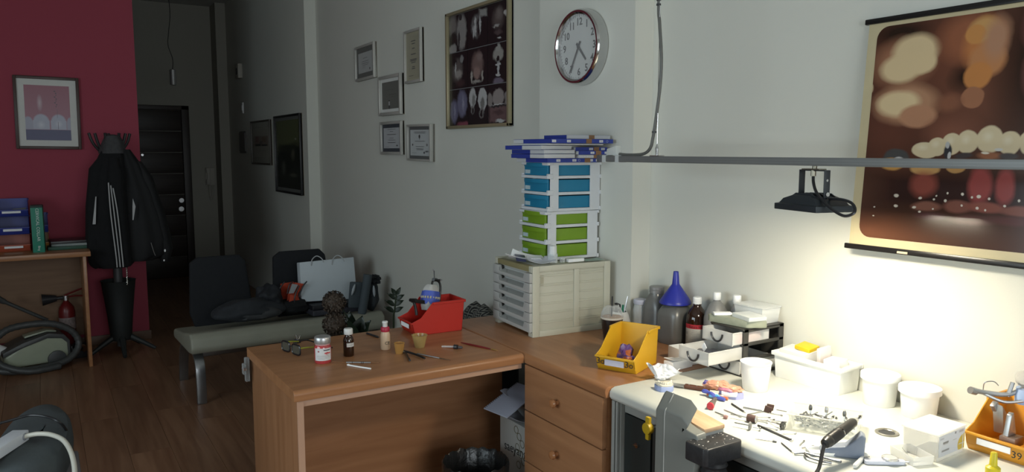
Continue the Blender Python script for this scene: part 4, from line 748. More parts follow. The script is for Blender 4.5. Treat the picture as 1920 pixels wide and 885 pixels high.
t=thing('burr_pot','low round dark pot of small burs beside the measuring cups','pot',(1.775,2.488,CT)); bm=BM(); lathe(bm,[(.011,0),(.012,.018),(.010,.018),(.010,.003),(.002,.003)],18); ob('pot_body',bm,clr,t); bm=BM(); lump(bm,(0,0,.008),(.0088,.0088,.0045),.1,4,2,2); ob('burs',bm,black,t)
t=thing('small_carton','tiny white carton lying on the cabinet right of the cups','carton',(1.828,2.478,CT),-4); bm=BM(); box(bm,-.035,.04,-.012,.012,0,.013); ob('carton_body',bm,white,t,.0008); bm=BM(); box(bm,-.035,-.012,-.0125,-.012,0,.013); ob('end_flap',bm,paper,t)
sheet('loose_paper','pale green slip lying on the right of the cabinet top',(1.915,2.475,CT+.0008),-3,.09,.05,mat('mint_paper',(.33,.42,.37),.7),curl=.002,cat='paper slip')
# ------------------------------------------------------------ things on the right half of the desk
t=thing('iced_coffee','iced coffee cup with clear domed lid and black straw','drink',(1.852,2.262,D))
bm=BM(); lathe(bm,[(.030,0),(.032,.002),(.0425,.085),(.0425,.088)],28); ob('cup_body',bm,mat('dark_coffee_cup',(.018,.012,.010),.3),t)
bm=BM(); lathe(bm,[(.0425,.085),(.0445,.087),(.0445,.091),(.0425,.093)],28,caps=False); ob('cup_rim',bm,mat('cup_rim_white',(.6,.55,.48),.4),t)
bm=BM(); lathe(bm,[(.001,.0885),(.042,.0885),(.042,.0925),(.03,.094),(.001,.0945)],28); ob('foam',bm,mat('coffee_foam',(.34,.19,.09),.6,0,.25,60),t)
bm=BM(); lathe(bm,[(.044,.092),(.042,.108),(.034,.126),(.022,.135),(.012,.137)],28,caps=False); ob('dome_lid',bm,clear('dome_plastic',(.9,.92,.92),.14,.08),t)
bm=BM(); cyl(bm,(-.004,0,.05),(.000,0,.172),.0028,n=10); ob('straw',bm,black,t)
t=thing('pen_pot','white rounded pot holding pens scissors and brushes by the pillar','pen pot',(1.942,2.325,D))
bm=BM(); lathe(bm,[(.024,0),(.03,.004),(.041,.035),(.043,.055),(.037,.08),(.030,.092),(.027,.092),(.033,.078),(.038,.055),(.036,.035),(.025,.008),(.002,.006)],28); ob('pot_body',bm,mat('glazed_white',(.6,.6,.58),.15),t)
for x,y,x1,y1,zt,m,r in ((-.012,.0,-.022,.0,.128,black,.0035),(.0,-.01,.004,-.016,.12,mat('pen_green',(.01,.16,.09),.4),.0042),(.01,.0,.036,-.006,.15,steel,.0022),(-.004,.01,-.006,.012,.125,black,.004),(.006,.008,.012,.012,.118,dsteel,.003)):
    bm=BM(); cyl(bm,(x*.5,y*.5,.012),(x1,y1,zt),r,n=8); ob('pen',bm,m,t)
bm=BM(); tube(bm,[(-.018+.010*math.cos(a*PI/6),-.012,.113+.013*math.sin(a*PI/6)) for a in range(13)],.0026,6,0); ob('scissor_handle',bm,black,t)
t=thing('glass_jar','empty clear glass jar with a pale lavender lid against the pillar','jar',(2.020,2.290,D))
bm=BM(); lathe(bm,[(.026,0),(.0295,.004),(.0295,.095),(.027,.108),(.025,.114),(.025,.122),(.0235,.122),(.0235,.112),(.028,.094),(.028,.005),(.002,.004)],28); ob('jar_body',bm,clear('jar_glass',(.88,.90,.90),.25,.06),t)
bm=BM(); lathe(bm,[(.0275,.121),(.0285,.123),(.0285,.136),(.026,.139)],28); ob('lid',bm,mat('lavender_lid',(.48,.49,.58),.4),t)
tank=mat('silver_grey_plastic',(.17,.17,.165),.35,.35)
def sq_bottle(name,label,loc,rz,w,h0,h1,rn,hn,m,cap=None):
    t=thing(name,label,'bottle',loc,rz); bm=BM(); n=40; rs=[]
    def ring(s,z,p): 
        row=[]
        for i in range(n):
            a=2*PI*i/n; c,q=math.cos(a),math.sin(a); k=(abs(c)**p+abs(q)**p)**(-1/p); row.append(bm.verts.new((s*k*c,s*k*q,z)))
        return row
    rs=[ring(w*.86,0,4),ring(w*.95,.008,4),ring(w,.03,5),ring(w,h0*.8,5),ring(w*.96,h0*.92,4),ring(w*.8,h0+(h1-h0)*.45,3),ring(rn,h1,2),ring(rn,h1+hn,2)]
    loop_faces(bm,rs); ob('bottle_body',bm,m,t,0,ang=50); 
    if cap:
        cm,cr,ch=cap; bm=BM(); lathe(bm,[(cr*.97,h1+hn*.2),(cr,h1+hn*.25),(cr,h1+hn*.2+ch*.45),(cr*.96,h1+hn*.2+ch*.5),(cr*1.0,h1+hn*.2+ch*.55),(cr,h1+hn*.2+ch*.92),(cr*.9,h1+hn*.2+ch)],32); ob('cap',bm,cm,t)
    return t
sq_bottle('storage_bottle','tall dark grey bottle with a wide ribbed lid left of the funnel',(2.043,2.222,D),8,.043,.14,.172,.027,.01,tank,(mat('grey_lid',(.26,.26,.26),.35,.4),.029,.026))
b=sq_bottle('storage_bottle','silver grey square bottle carrying the upturned blue funnel',(2.031,2.105,D),6,.0545,.135,.152,.034,.006,tank)
bm=BM(); box(bm,.030,.043,-.0565,-.0545,.025,.115); ob('paper_label',bm,mat('silver_label',(.42,.43,.45),.4),b)
t=thing('funnel','upturned cobalt blue plastic funnel on the grey bottle','funnel',(2.031,2.105,D+.1535))
bm=BM(); lathe(bm,[(.060,0),(.0605,.003),(.057,.012),(.018,.068),(.014,.074),(.0095,.122),(.0085,.122),(.012,.074),(.016,.067),(.055,.012),(.058,.0)],36,caps=False); ob('funnel_body',bm,mat('cobalt_plastic',(.022,.03,.30),.35),t)
t=thing('resin_bottle','large brown glass bottle with a red and white label and white cap','bottle',(2.035,1.995,D),-40)
bm=BM(); lathe(bm,[(.036,0),(.039,.004),(.039,.115),(.034,.135),(.022,.152),(.015,.162),(.014,.178)],32); ob('bottle_body',bm,amb,t)
bm=BM(); lathe(bm,[(.0155,.170),(.0165,.171),(.0165,.174),(.0155,.175),(.0165,.177),(.0165,.192),(.014,.195)],28); ob('cap',bm,white,t)
txt=[('r',.5,.9-.09*k,.12+.05*(k%3),.012,.3,(.3,.3,.3)) for k in range(9)]
wrap('white_label',.0393,.012,.082,190,320,printed('resin_label',(.50,.50,.47),txt+[('r',.12,.75,.06,.08,.2,(.35,.35,.34)),('r',.12,.45,.06,.12,.2,(.38,.38,.37))],.5),t)
wrap('red_label',.0394,.082,.098,190,320,mat('label_red',(.45,.03,.045),.45),t)
for k,ch in enumerate('Futura Basis'):
    if ch!=' ': a=R(228+7.2*k); text('lettering',ch,.013,mat('dark_red_ink',(.09,.01,.015),.5),t,(.0402*math.cos(a),.0402*math.sin(a),.0895),(PI/2,0,a+PI/2))
def rbottle(label,loc,r,h0,h1,cr,m,capm):
    t=thing('liquid_bottle',label,'bottle',loc); bm=BM(); lathe(bm,[(r*.92,0),(r,.005),(r,h0),(r*.9,h0+(h1-h0)*.35),(r*.6,h0+(h1-h0)*.75),(cr*.85,h1),(cr*.85,h1+.012)],32); ob('bottle_body',bm,m,t)
    bm=BM(); lathe(bm,[(cr*.95,h1+.004),(cr,h1+.005),(cr,h1+.028),(cr*.88,h1+.031)],28); ob('cap',bm,capm,t); return t
sg=mat('silver_bottle',(.26,.26,.255),.4,.25)
rbottle('silver grey round bottle with white cap beside the brown bottle',(2.043,1.907,D),.045,.130,.195,.0140,sg,white)
rbottle('smaller silver grey bottle with white cap next to the clear food box',(2.062,1.832,D),.030,.120,.195,.0145,sg,white)
t=stack_bin('parts_bin','yellow open front bin marked 30 with sweets inside on the desk corner',(1.598,1.923,D),24.5,.140,.165,.128,mat('yellow_bin',(.60,.34,.018),.4,0,.05,12),False,lip=.40,cut=.55)
for s,tx in ((.052,'3o'),(-.052,'3o')): text('lettering',tx,.03,ink,t,(-.0175,s,.031),(PI/2,0,R(-90)))
bm=BM(); box(bm,-.0195,-.0175,-.034,.036,.020,.040); ob('label_holder',bm,mat('label_film',(.50,.52,.62),.3),t)
fo=printed('wrapper_print',(.10,.05,.16),[('o',.35,.6,.2,.2,.4,(.4,.12,.04)),('o',.6,.4,.2,.15,.4,(.18,.08,.3)),('o',.75,.7,.15,.15,.4,(.35,.25,.4))],.25,.3)
for i,(lb,x,y,z,r,s) in enumerate((('purple and orange sweet wrapper in the yellow bin, upright at the back',1.65,1.942,D+.043,(.030,.022,.038),3),('crumpled orange and violet sweet wrapper at the front of the yellow bin',1.635,1.908,D+.028,(.028,.020,.022),8))):
    bm=BM(); lump(bm,(0,0,0),r,.3,2,s,3); o=T('sweet_wrapper',lb,'wrapper',bm,fo,(x,y,z),20,ang=20)
    l=o.data.uv_layers.new(name='UVMap')
    for lp in o.data.loops: c=o.data.vertices[lp.vertex_index].co; l.data[lp.index].uv=(.5+c.x/.06,.5+c.z/.08)
sheet('loose_paper','small folded white slip lying inside the yellow bin front',(1.612,1.945,D+.006),30,.05,.06,paper,curl=.02,cat='paper slip',seed=4)
t=thing('small_carton','small open white carton on the desk behind the pulled out drawers','carton',(1.865,1.89,D),-8)
bm=BM(); box(bm,-.03,.03,-.045,.045,0,.002); box(bm,-.03,-.028,-.045,.045,0,.052); box(bm,.028,.03,-.045,.045,0,.052); box(bm,-.03,.03,-.045,-.043,0,.052); box(bm,-.03,.03,.043,.045,0,.052); ob('carton_body',bm,paper,t)
t=thing('small_carton','flattened white carton piece behind the middle drawer of the black tower','carton',(1.80,1.845,D),5)
bm=BM(); box(bm,-.05,.05,-.02,.02,0,.03); ob('carton_body',bm,paper,t,.002); bm=BM(); box(bm,-.052,-.01,-.021,.021,.03,.032,Matrix.Rotation(R(8),4,'Y')); ob('flap',bm,paper,t)
CORD=[(-0.211,3.310,0.545),(-0.145,3.309,0.555),(-0.086,3.310,0.562),(-0.035,3.272,0.560),(0.010,3.219,0.545),(0.035,3.289,0.470),(0.049,3.468,0.330),(0.056,3.731,0.140),(0.054,3.823,0.006),]
# ------------------------------------------------------------ grey laboratory bench
t=thing('lab_bench','pale grey laboratory bench with rounded front edge along the wall','workbench',(0,0,0))
bt=mat('bench_laminate',(.60,.61,.56),.4,0,.03,6); bgr=mat('bench_grey',(.28,.285,.265),.45)
bm=BM(); prism(bm,[(1.467,.790),(1.475,.780),(2.098,.780),(2.098,D),(1.487,D),(1.474,.815),(1.467,.806)],'y',.15,1.800); ob('worktop',bm,bt,t,.004,3)
bm=BM(); box(bm,1.486,2.09,1.765,1.795,0,.779); ob('end_panel',bm,bgr,t,.004); bm=BM(); box(bm,1.486,2.09,.2,.23,0,.779); ob('end_panel',bm,bgr,t,.004)
bm=BM(); box(bm,1.500,1.512,.23,1.764,.745,.779); ob('front_apron',bm,bgr,t,.003)
bm=BM(); box(bm,1.474,1.4855,1.782,1.796,.02,.779); ob('front_profile',bm,mat('bench_profile',(.33,.34,.32),.4,.2),t,.002); bm=BM(); box(bm,1.474,1.4855,1.768,1.776,.02,.779); ob('front_profile',bm,mat('bench_profile',(.33,.34,.32),.4,.2),t,.002)
dkp=mat('dark_cabinet_front',(.02,.024,.023),.3)
for k,(a,b) in enumerate(((1.645,1.764),(1.36,1.637),(.90,1.352),(.25,.892))):
    bm=BM(); box(bm,1.500,1.515,a,b,.03,.742); ob('cabinet_front',bm,dkp,t,.003)
bm=BM(); box(bm,1.515,2.08,.24,1.76,.03,.06); ob('plinth',bm,dkp,t)
bm=BM(); cyl(bm,(1.5,1.70,.66),(1.492,1.70,.66),.008,n=12); cyl(bm,(1.492,1.71,.66),(1.492,1.69,.665),.003,n=8); ob('cabinet_catch',bm,chrome,t)
bm=BM(); Mg=Matrix.Translation((1.836,1.117,D)); lathe(bm,[(.020,.0003),(.0285,.0003),(.029,.003),(.026,.0045),(.021,.003),(.0195,.0012)],32,M=Mg,caps=False); ob('grommet_ring',bm,mat('grommet_metal',(.32,.31,.28),.3,.7),t)
bm=BM(); lathe(bm,[(.0205,.0004),(.0205,.0010)],28,M=Mg); ob('grommet_dark_disc',bm,black,t)  # black disc on the worktop paints in the dark of the hole
# dust extraction unit clamped to the bench edge
t=thing('extraction_unit','grey moulded dust extraction unit clamped to the bench front','extraction unit',(1.360,1.415,0)); ug=mat('unit_grey',(.20,.205,.185),.45,0,.03,10)
prof=[(.06,.68),(.06,.905),(.052,.915),(-.040,.915),(-.064,.898),(-.052,.882),(-.036,.866),(-.040,.854),(-.062,.848),(-.093,.845),(-.096,.838),(-.096,.80),(-.085,.74),(-.06,.68),(-.03,.645),(.03,.645)]
bm=BM(); bk=[bm.verts.new((.031,a,b)) for a,b in prof]; fr=[bm.verts.new((0,a*.98,b-(.042 if b>.865 else .004))) for a,b in prof]; loop_faces(bm,[bk,fr]); ob('housing',bm,ug,t,.006,3)
bm=BM(); tube(bm,[(-.0012,.022,.65),(-.0014,.022,.70),(-.0014,.022,.81),(-.0008,.022,.868),(.010,.022,.883),(.029,.022,.9152)],.0016,5,3); ob('seam',bm,mat('seam_light',(.40,.40,.37),.5),t)
bm=BM(); box(bm,.0315,.1045,-.085,.05,.70,.838); ob('pin_block',bm,mat('block_grey',(.30,.31,.30),.4),t,.003)
bm=BM(); prism(bm,[(-.088,.8385),(-.088,.850),(.02,.862),(.02,.8385)],'x',.0315,.1045); ob('bench_peg',bm,wood('peg_wood',(.45,.28,.16),(.58,.40,.25),.6,(30,4,30)),t,.003)['label']='worn pale wooden wedge'
bm=BM(); M=Matrix.Translation((-.045,.08,.60))@Matrix.Rotation(R(18),4,'X'); box(bm,.02,.06,-.07,.06,0,.018,M); ob('slide_rail',bm,black,t,.002)
bm=BM(); M=Matrix.Translation((.034,-.115,.812)); w=.07
prism(bm,[(-.058,.036),(-.064,.030),(-.064,-.03),(-.055,-.038),(.06,-.038),(.068,-.03),(.068,.030),(.06,.036)],'z',-.028,.018,M); ob('arm_pad',bm,mat('pad_black',(.028,.028,.03),.35,0,.5,45,.3,80),t,.008,3)
random.seed(5); bm=BM()
for k in range(26): x,y=random.uniform(-.02,.09),random.uniform(-.145,-.085); s=random.uniform(.0008,.0022); lump(bm,(x,y,.8303),(s*1.6,s,.0006),.2,2,k,1)
ob('plaster_crumbs',bm,plas,t)['kind']='stuff'
bm=BM(); lathe(bm,[(.030,.60),(.030,.784)],24,(0.04,-.115,0)); 
for k in range(9): lathe(bm,[(.030,.61+k*.019),(.034,.617+k*.019),(.030,.624+k*.019)],24,(.04,-.115,0),caps=False)
ob('bellows_arm',bm,black,t)
t=thing('clamp_knob','yellow lobed clamp knob below the bench edge','knob',(1.458,1.600,.755)); ym=mat('knob_yellow',(.50,.33,.015),.4)
bm=BM(); cyl(bm,(0,0,0),(-.018,0,0),.017,n=20); ob('knob_body',bm,ym,t,.003); bm=BM(); prism(bm,[(-.007,-.034),(.007,-.034),(.008,.034),(-.008,.034)],'x',-.014,-.003); ob('wing',bm,ym,t,.003); bm=BM(); cyl(bm,(0,0,0),(.034,0,0),.006,n=10); ob('screw',bm,steel,t)
# black tower with pulled out drawers
t=thing('drawer_tower','small black drawer tower with translucent drawers pulled out','drawer tower',(1.902,1.655,D),0); bt_=mat('tower_black',(.035,.034,.031),.4)
W_,L_,H_=.143,.192,.157; s=.050; bm=BM()
for y0,y1 in ((0,.006),(W_-.006,W_)):
    box(bm,0,.022,y0,y1,0,H_); box(bm,L_-.022,L_,y0,y1,0,H_)
    for z in (0,s,2*s,H_-.012): box(bm,.0,L_,y0,y1,z,z+.011)
for z in (0,s,2*s): box(bm,-.004,L_,.004,.014,z,z+.006); box(bm,-.004,L_,W_-.014,W_-.004,z,z+.006)
box(bm,-.006,L_,0,W_,0,.005); box(bm,-.004,L_,0,W_,H_-.006,H_); box(bm,L_-.004,L_,0,W_,0,H_); ob('tower_frame',bm,bt_,t,.0015)
tr=clear('milky_drawer',(.80,.80,.78),.42,.3)
def tdrawer(z,out,h=.040):
    bm=BM(); x0,x1,y0,y1=-out,-out+.176,.009,W_-.009
    box(bm,x0,x1,y0,y1,z,z+.002); box(bm,x0,x0+.002,y0-.003,y1+.003,z-.001,z+h+.002); box(bm,x1-.002,x1,y0,y1,z,z+h); box(bm,x0,x1,y0,y0+.002,z,z+h); box(bm,x0,x1,y1-.002,y1,z,z+h)
    box(bm,x0,x1,y0-.002,y0+.002,z+h-.002,z+h+.001); box(bm,x0,x1,y1-.002,y1+.002,z+h-.002,z+h+.001)
    d=ob('drawer',bm,tr,t); yc=(y0+y1)/2; bm=BM(); tube(bm,[(x0-.003,yc+.030*math.cos(PI*k/12)*.8,z+.030-.026*math.sin(PI*k/12)) for k in range(13)],.0032,8,0); ob('handle',bm,black,d)
    return d
tdrawer(.008,.010); d2=tdrawer(s+.007,.152); d3=tdrawer(2*s+.007,.046)
bm=BM(); lump(bm,(-.07,.085,.070),(.06,.04,.010),.25,2,4,3); ob('drawer_contents',bm,mat('dark_tools',(.06,.065,.09),.3,.3,.9,90),t)
bm=BM(); box(bm,-.03,.07,.012,.10,.112,.116); box(bm,-.02,.05,.02,.08,.116,.122); ob('drawer_contents',bm,mat('dark_sheet',(.03,.03,.035),.4),t)
bm=BM(); box(bm,-.03,.09,.0105,.0112,.112,.140); ob('pink_card',bm,mat('pink_card',(.55,.25,.25),.6),t)
bm=BM(); prism(bm,[(0,.015),(.012,0),(0,-.015),(-.012,0)],'x',-.002,.0,Matrix.Translation((-.095,.08,.095))); ob('price_tag',bm,paper,t)
slab=mat('grey_green_slab',(.24,.26,.20),.5,0,.3,35)
TZ=D+H_+.0005
bm=BM(); prism(bm,[(-.006,-.05),(.055,-.082),(.06,-.07),(.052,.085),(-.02,.105),(-.03,.09)],'z',0,.024); T('stone_slab','mottled grey green slab lying across the top of the black tower','slab',bm,slab,(1.925,1.712,TZ),0,.004)
t=thing('slide_case','flat clear plastic case with a white card on the grey slab','case',(1.957,1.685,TZ+.0245),-12)
bm=BM(); box(bm,-.034,.034,-.045,.045,0,.002); box(bm,-.034,.034,-.045,-.043,0,.012); box(bm,-.034,-.032,-.045,.045,0,.012); box(bm,.032,.034,-.045,.045,0,.012); box(bm,-.034,.034,.043,.045,0,.012); box(bm,-.034,.034,-.045,.045,.012,.0135); ob('case_shell',bm,clr,t); bm=BM(); box(bm,-.026,.02,-.030,.036,.003,.009); ob('card_insert',bm,printed('slide_card',(.62,.62,.6),[('r',.1,.5,.06,.45,.1,(.25,.35,.5))],.5),t,uvwh=(-.026,.003,.046,.006))
bm=BM(); box(bm,-.03,.03,-.012,.012,0,.009); T('white_eraser','white plastic block on the slab left of the clear case','block',bm,white,(1.925,1.772,TZ+.0245),-30,.002)
t=thing('food_box','empty translucent lidded box on the black tower by the wall','plastic box',(2.045,1.728,TZ),0)
bm=BM(); 
def tub(bm,x,y,h,th=.0015,tp=.9): 
    a=[(-x*tp,-y*tp,0),(x*tp,-y*tp,0),(x*tp,y*tp,0),(-x*tp,y*tp,0)]; b=[(-x,-y,h),(x,-y,h),(x,y,h),(-x,y,h)]; c=[(-x+th,-y+th,h),(x-th,-y+th,h),(x-th,y-th,h),(-x+th,y-th,h)]; d=[(-x*tp+th,-y*tp+th,th),(x*tp-th,-y*tp+th,th),(x*tp-th,y*tp-th,th),(-x*tp+th,y*tp-th,th)]
    loop_faces(bm,[[bm.verts.new(p) for p in q] for q in (a,b,c,d)])
tub(bm,.045,.060,.050); ob('box_body',bm,clear('food_box_clear',(.85,.87,.87),.38,.3),t,.003); bm=BM(); box(bm,-.048,.048,-.063,.063,.050,.056); ob('lid',bm,clear('frosted_lid',(.85,.87,.87),.30,.3),t,.003)
# crumpled tissue, plaster models, knife
tis=mat('tissue',(.74,.74,.75),.85)
bm=BM(); nu,nv=36,12
def tp(u,v,k):
    w=(.010+.046*v**.8)*(1.2 if u>0 else .85); x=u*w; z=.004+v*(.050-.016*max(u,0)-.004*abs(u)+.006*math.sin(5*u+k)-.010*math.exp(-(u*5)**2)); y=(.012*math.sin(5*u+1+k)+.004*math.sin(13*u+2*k))*v**.7+k*.012*v+.008*noise.noise(Vector((u*4,v*4,k)))
    return (x,y,z)
for k in (0,1):
    g=[[bm.verts.new(tp(-1+2*i/nu,j/nv,k)) for i in range(nu+1)] for j in range(nv+1)]
    fs=[bm.faces.new((g[j][i],g[j][i+1],g[j+1][i+1],g[j+1][i])) for j in range(nv) for i in range(nu)]
    e=bmesh.ops.extrude_face_region(bm,geom=fs)
    for v in e['geom']:
        if isinstance(v,bmesh.types.BMVert): v.co.y+=.0008
lump(bm,(0,.004,.012),(.018,.014,.011),.3,3,2,3,-.011)
T('crumpled_tissue','crumpled white tissue standing at the bench left corner','tissue',bm,tis,(1.652,1.768,D),-31.7,ang=60)
def arch_model(name,label,loc,rz,s,basem,topm,teeth=True,hb=.018):
    t=thing(name,label,'dental model',loc,rz); bm=BM()
    P=[(.0,-.030),(.020,-.026),(.029,-.012),(.031,.012),(.029,.024),(-.029,.024),(-.031,.012),(-.029,-.012),(-.020,-.026)]; P=[(a*s,b*s) for a,b in P]
    prism(bm,P,'z',0,hb*s); ob('model_base',bm,basem,t,.0015)
    bm=BM(); prism(bm,[(a*.94,b*.94) for a,b in P],'z',hb*s,hb*s*1.45); ob('plaster_model',bm,topm,t,.003)
    for k in range(11):
        a=R(200+14*k); bm=BM(); lump(bm,(.024*s*math.cos(a),(.012+.034*math.sin(a))*s,hb*s*1.45+.003*s),(.0042*s,.0042*s,.0065*s),.12,2,k,2); ob('tooth',bm,topm,t)
    return t
pb=mat('plaster_blue',(.30,.36,.58),.7,0,.08,30); pc=mat('plaster_cream',(.64,.60,.50),.8,0,.12,40)
arch_model('dental_model','cream plaster jaw model on a pale blue base below the tissue',(1.594,1.690,D),-25,.88,pb,pc)
waxp=mat('pink_wax',(.62,.30,.20),.4,0,.3,45); waxv=mat('violet_wax',(.42,.16,.24),.4,0,.3,35)
t=thing('wax_model','salmon pink gum model without a base lying beyond the knife handle','dental model',(1.735,1.612,D),-60)
bm=BM(); lump(bm,(0,0,.012),(.036,.018,.014),.16,3,3,4,-.012); lump(bm,(.02,.008,.018),(.016,.012,.010),.15,4,5,3); ob('wax_body',bm,waxp,t); bm=BM(); lump(bm,(-.03,.0,.012),(.010,.008,.012),.2,4,7,3); ob('dark_wax',bm,mat('indigo_wax',(.10,.08,.28),.4,0,.3,40),t)
t=thing('wax_model','pink gum model with white front face on a lilac blue base','dental model',(1.712,1.532,D),-58)
bm=BM(); loft(bm,[(0,0,0,.036,.020),(0,0,.014,.035,.019),(0,0,.020,.033,.018)],28,.04,4); ob('model_base',bm,mat('lilac_plaster',(.34,.36,.62),.6),t)
bm=BM(); prism(bm,[(-.024,.006),(.020,.010),(.022,.024),(.0,.018),(-.024,.022)],'y',-.0235,-.012); ob('white_face',bm,white,t,.002)
bm=BM(); lump(bm,(0,.002,.026),(.034,.018,.010),.18,3.4,4,4); ob('wax_body',bm,waxp,t); bm=BM(); lump(bm,(-.012,-.008,.024),(.024,.011,.007),.18,4,6,3); ob('dark_wax',bm,waxv,t)
t=thing('plaster_knife','plaster knife with a steel blade and brown riveted wooden handle','knife',(1.662,1.665,D+.007),-61.5)
bm=BM(); prism(bm,[(-.075,-.012),(-.005,-.012),(-.005,.012),(-.062,.013),(-.078,.004)],'z',-.001,.001); ob('blade',bm,mat('blade_steel',(.45,.45,.42),.35,.8),t,.0004)
bm=BM(); box(bm,-.006,.072,-.0095,.0095,-.006,.006); kh=ob('handle',bm,wood('walnut_handle',(.07,.025,.012),(.12,.045,.02),.4,(4,40,40)),t,.003)
for x in (.008,.032,.056): bm=BM(); cyl(bm,(x,0,.0055),(x,0,.0068),.0028,n=10); ob('rivet',bm,steel,kh)
# carving tools, burs and cables on the bench
def tool(name,label,a,b,m,r=.0016,head=None,cat='dental tool',z=D+.0025,group=None):
    a=Vector((*a,z));b=Vector((*b,z)); t=thing(name,label,cat,tuple((a+b)/2),0,group); d=(b-a)/2
    bm=BM(); cyl(bm,-d,d,r*1.25,n=8); ob('shank',bm,m,t)
    if head:
        hm,hr,hl=head; u=d.normalized(); bm=BM(); cyl(bm,d,d+u*hl,hr,hr*.9,14); ob('head',bm,hm,t,hr*.2)
    return t
brn=mat('rubber_brown',(.075,.04,.035),.7,0,.3,60); blw=mat('blue_wax',(.07,.09,.38),.35,0,.4,50); 
t=thing('wax_scraps','twisted blue orange and white wax scraps beside the brown knife handle','wax scraps',(1.665,1.558,D+.003),-62)
for nm,m,pts,r in (('blue_strip',blw,[(-.035,.008,.010),(-.015,.0,.012),(.01,-.012,.006),(.04,-.02,.003)],.006),('white_strip',white,[(-.03,.014,.006),(0,.010,.005),(.03,.004,.002)],.0045),('orange_strip',mat('orange_wax',(.5,.13,.05),.4,0,.3,50),[(-.02,.004,.003),(.015,.0,.004),(.045,-.004,.002)],.0045),('sky_strip',mat('sky_wax',(.08,.32,.55),.35),[(-.01,-.008,.004),(.015,-.012,.008),(.025,-.016,.006)],.005)):
    bm=BM(); tube(bm,pts,r,8,6,rad=lambda u:r*(.65+.5*abs(math.sin(u*9)))); ob(nm,bm,m,t)
t=thing('blow_bulb','grey rubber syringe with a red round end pointing at the camera','dental tool',(1.585,1.49,D+.011),0)
bm=BM(); cyl(bm,(.055,.035,.0),(-.005,-.003,.0),.005,.0105,14); ob('body',bm,mat('grey_brown',(.10,.085,.075),.6),t); bm=BM(); cyl(bm,(-.005,-.003,0),(-.010,-.006,0),.011,.010,18); ob('red_end',bm,mat('rosy_red',(.50,.04,.06),.4),t,.001)
tool('carving_tool','thin dark steel carver with its tip toward the pink wax model',(1.664,1.485),(1.643,1.423),dsteel,.0022,(steel,.0012,.012))
tool('carving_tool','long flat steel spatula pointing at the brown polishing squares',(1.668,1.446),(1.69,1.398),steel,.002)
tool('carving_tool','pale metal probe lying across the spatula by the polishing squares',(1.64,1.40),(1.705,1.392),steel,.0013)
tool('carving_tool','long tapered black and steel carver with a hollow end near the bench front',(1.590,1.326),(1.578,1.212),dsteel,.0026,(chrome,.0045,.006))
tool('carving_tool','slim dark pointed probe nearest the bench front edge',(1.542,1.212),(1.518,1.163),dsteel,.0013,(steel,.0007,.012))
tool('carving_tool','short dark pin between the red end and the drum sander',(1.572,1.462),(1.572,1.425),dsteel,.0012,(dsteel,.003,.009))
tool('carving_tool','thin steel probe left of the drum sander',(1.607,1.461),(1.604,1.405),steel,.0012,(steel,.003,.01))
t=tool('drum_sander','brown sanding drum on a steel mandrel in the middle of the bench',(1.576,1.409),(1.594,1.367),steel,.0014,(brn,.0108,.024),'sanding drum',D+.0111); bm=BM(); u=Vector((.018,-.042,0)).normalized(); cyl(bm,Vector((.009,-.021,0))+u*.024,Vector((.009,-.021,0))+u*.0258,.0104,.0095,14); ob('cap',bm,steel,t)
tool('polishing_disc','grey felt polishing wheel on a thin steel shank lying by the bench front',(1.534,1.357),(1.550,1.322),dsteel,.0012,(mat('felt_grey',(.20,.20,.19),.8),.0112,.005),'polishing wheel',D+.0115)
tool('polishing_disc','small bright mandrel head beside the grey felt wheel',(1.560,1.318),(1.566,1.302),steel,.0012,(chrome,.0055,.004),'polishing wheel',D+.0058)
for lb,x,y,z,a in (('dark brown abrasive square standing on edge behind another',1.716,1.392,D+.010,20),('dark brown abrasive square tilted in front of the other',1.697,1.383,D+.0095,-15)):
    bm=BM(); box(bm,-.010,.010,-.0025,.0025,-.009,.009,Matrix.Rotation(R(12),4,'Y')); T('abrasive_block',lb,'abrasive',bm,brn,(x,y,z),a-50,.001)
t=thing('gear_wheel','dark toothed steel wheel on a mandrel left of the clear dish','gear',(1.627,1.277,D+.0105),0); bm=BM()
prism(bm,[((.0105 if k%2 else .008)*math.cos(2*PI*k/28),(.0105 if k%2 else .008)*math.sin(2*PI*k/28)) for k in range(28)],'y',-.003,.003); ob('wheel',bm,dsteel,t); bm=BM(); cyl(bm,(0,-.006,0),(0,.02,0),.003,n=10); cyl(bm,(0,.02,0),(.01,.05,-.008),.0013,n=8); ob('mandrel',bm,steel,t)
tool('dental_bur','steel bur with a dark flame shaped head near the bench front edge',(1.509,1.266),(1.533,1.232),steel,.0011,(dsteel,.0038,.010),'bur')
tool('dental_bur','pinkish rubber point lying flat left of the drum sander',(1.553,1.424),(1.557,1.416),steel,.001,(mat('rubber_pink',(.35,.2,.18),.7),.0052,.010),'bur',D+.0054)
random.seed(11)
for k,(x,y,a) in enumerate([(1.632,1.348,-50),(1.646,1.340,-20),(1.618,1.342,-60),(1.652,1.362,-35),(1.60,1.295,-70),(1.662,1.318,-45),(1.612,1.245,-30),(1.585,1.185,20),(1.575,1.16,-10),(1.70,1.36,-65)]):
    c,s_=math.cos(R(a)),math.sin(R(a)); tool('dental_bur','slim steel bur in the loose scatter between sanding drum and clear dish',(x-.018*c,y-.018*s_),(x+.014*c,y+.014*s_),steel,.0011,(dsteel if k%2 else steel,.0022,.006),'bur',D+.0026,group='loose burs on the bench')
t=thing('instrument_tray','small shallow white tray holding burs under the handpiece','tray',(1.575,1.122,D),-35); bm=BM(); tub(bm,.032,.022,.009,.0015,.93); ob('tray_body',bm,white,t)
t=thing('thin_wire','fine dark wire curving across the bench toward the dish','wire',(0,0,0)); bm=BM(); tube(bm,[(1.735,1.385,D+.002),(1.75,1.345,D+.002),(1.745,1.315,D+.003),(1.728,1.300,D+.004)],.0011,6); ob('wire_strand',bm,dsteel,t)
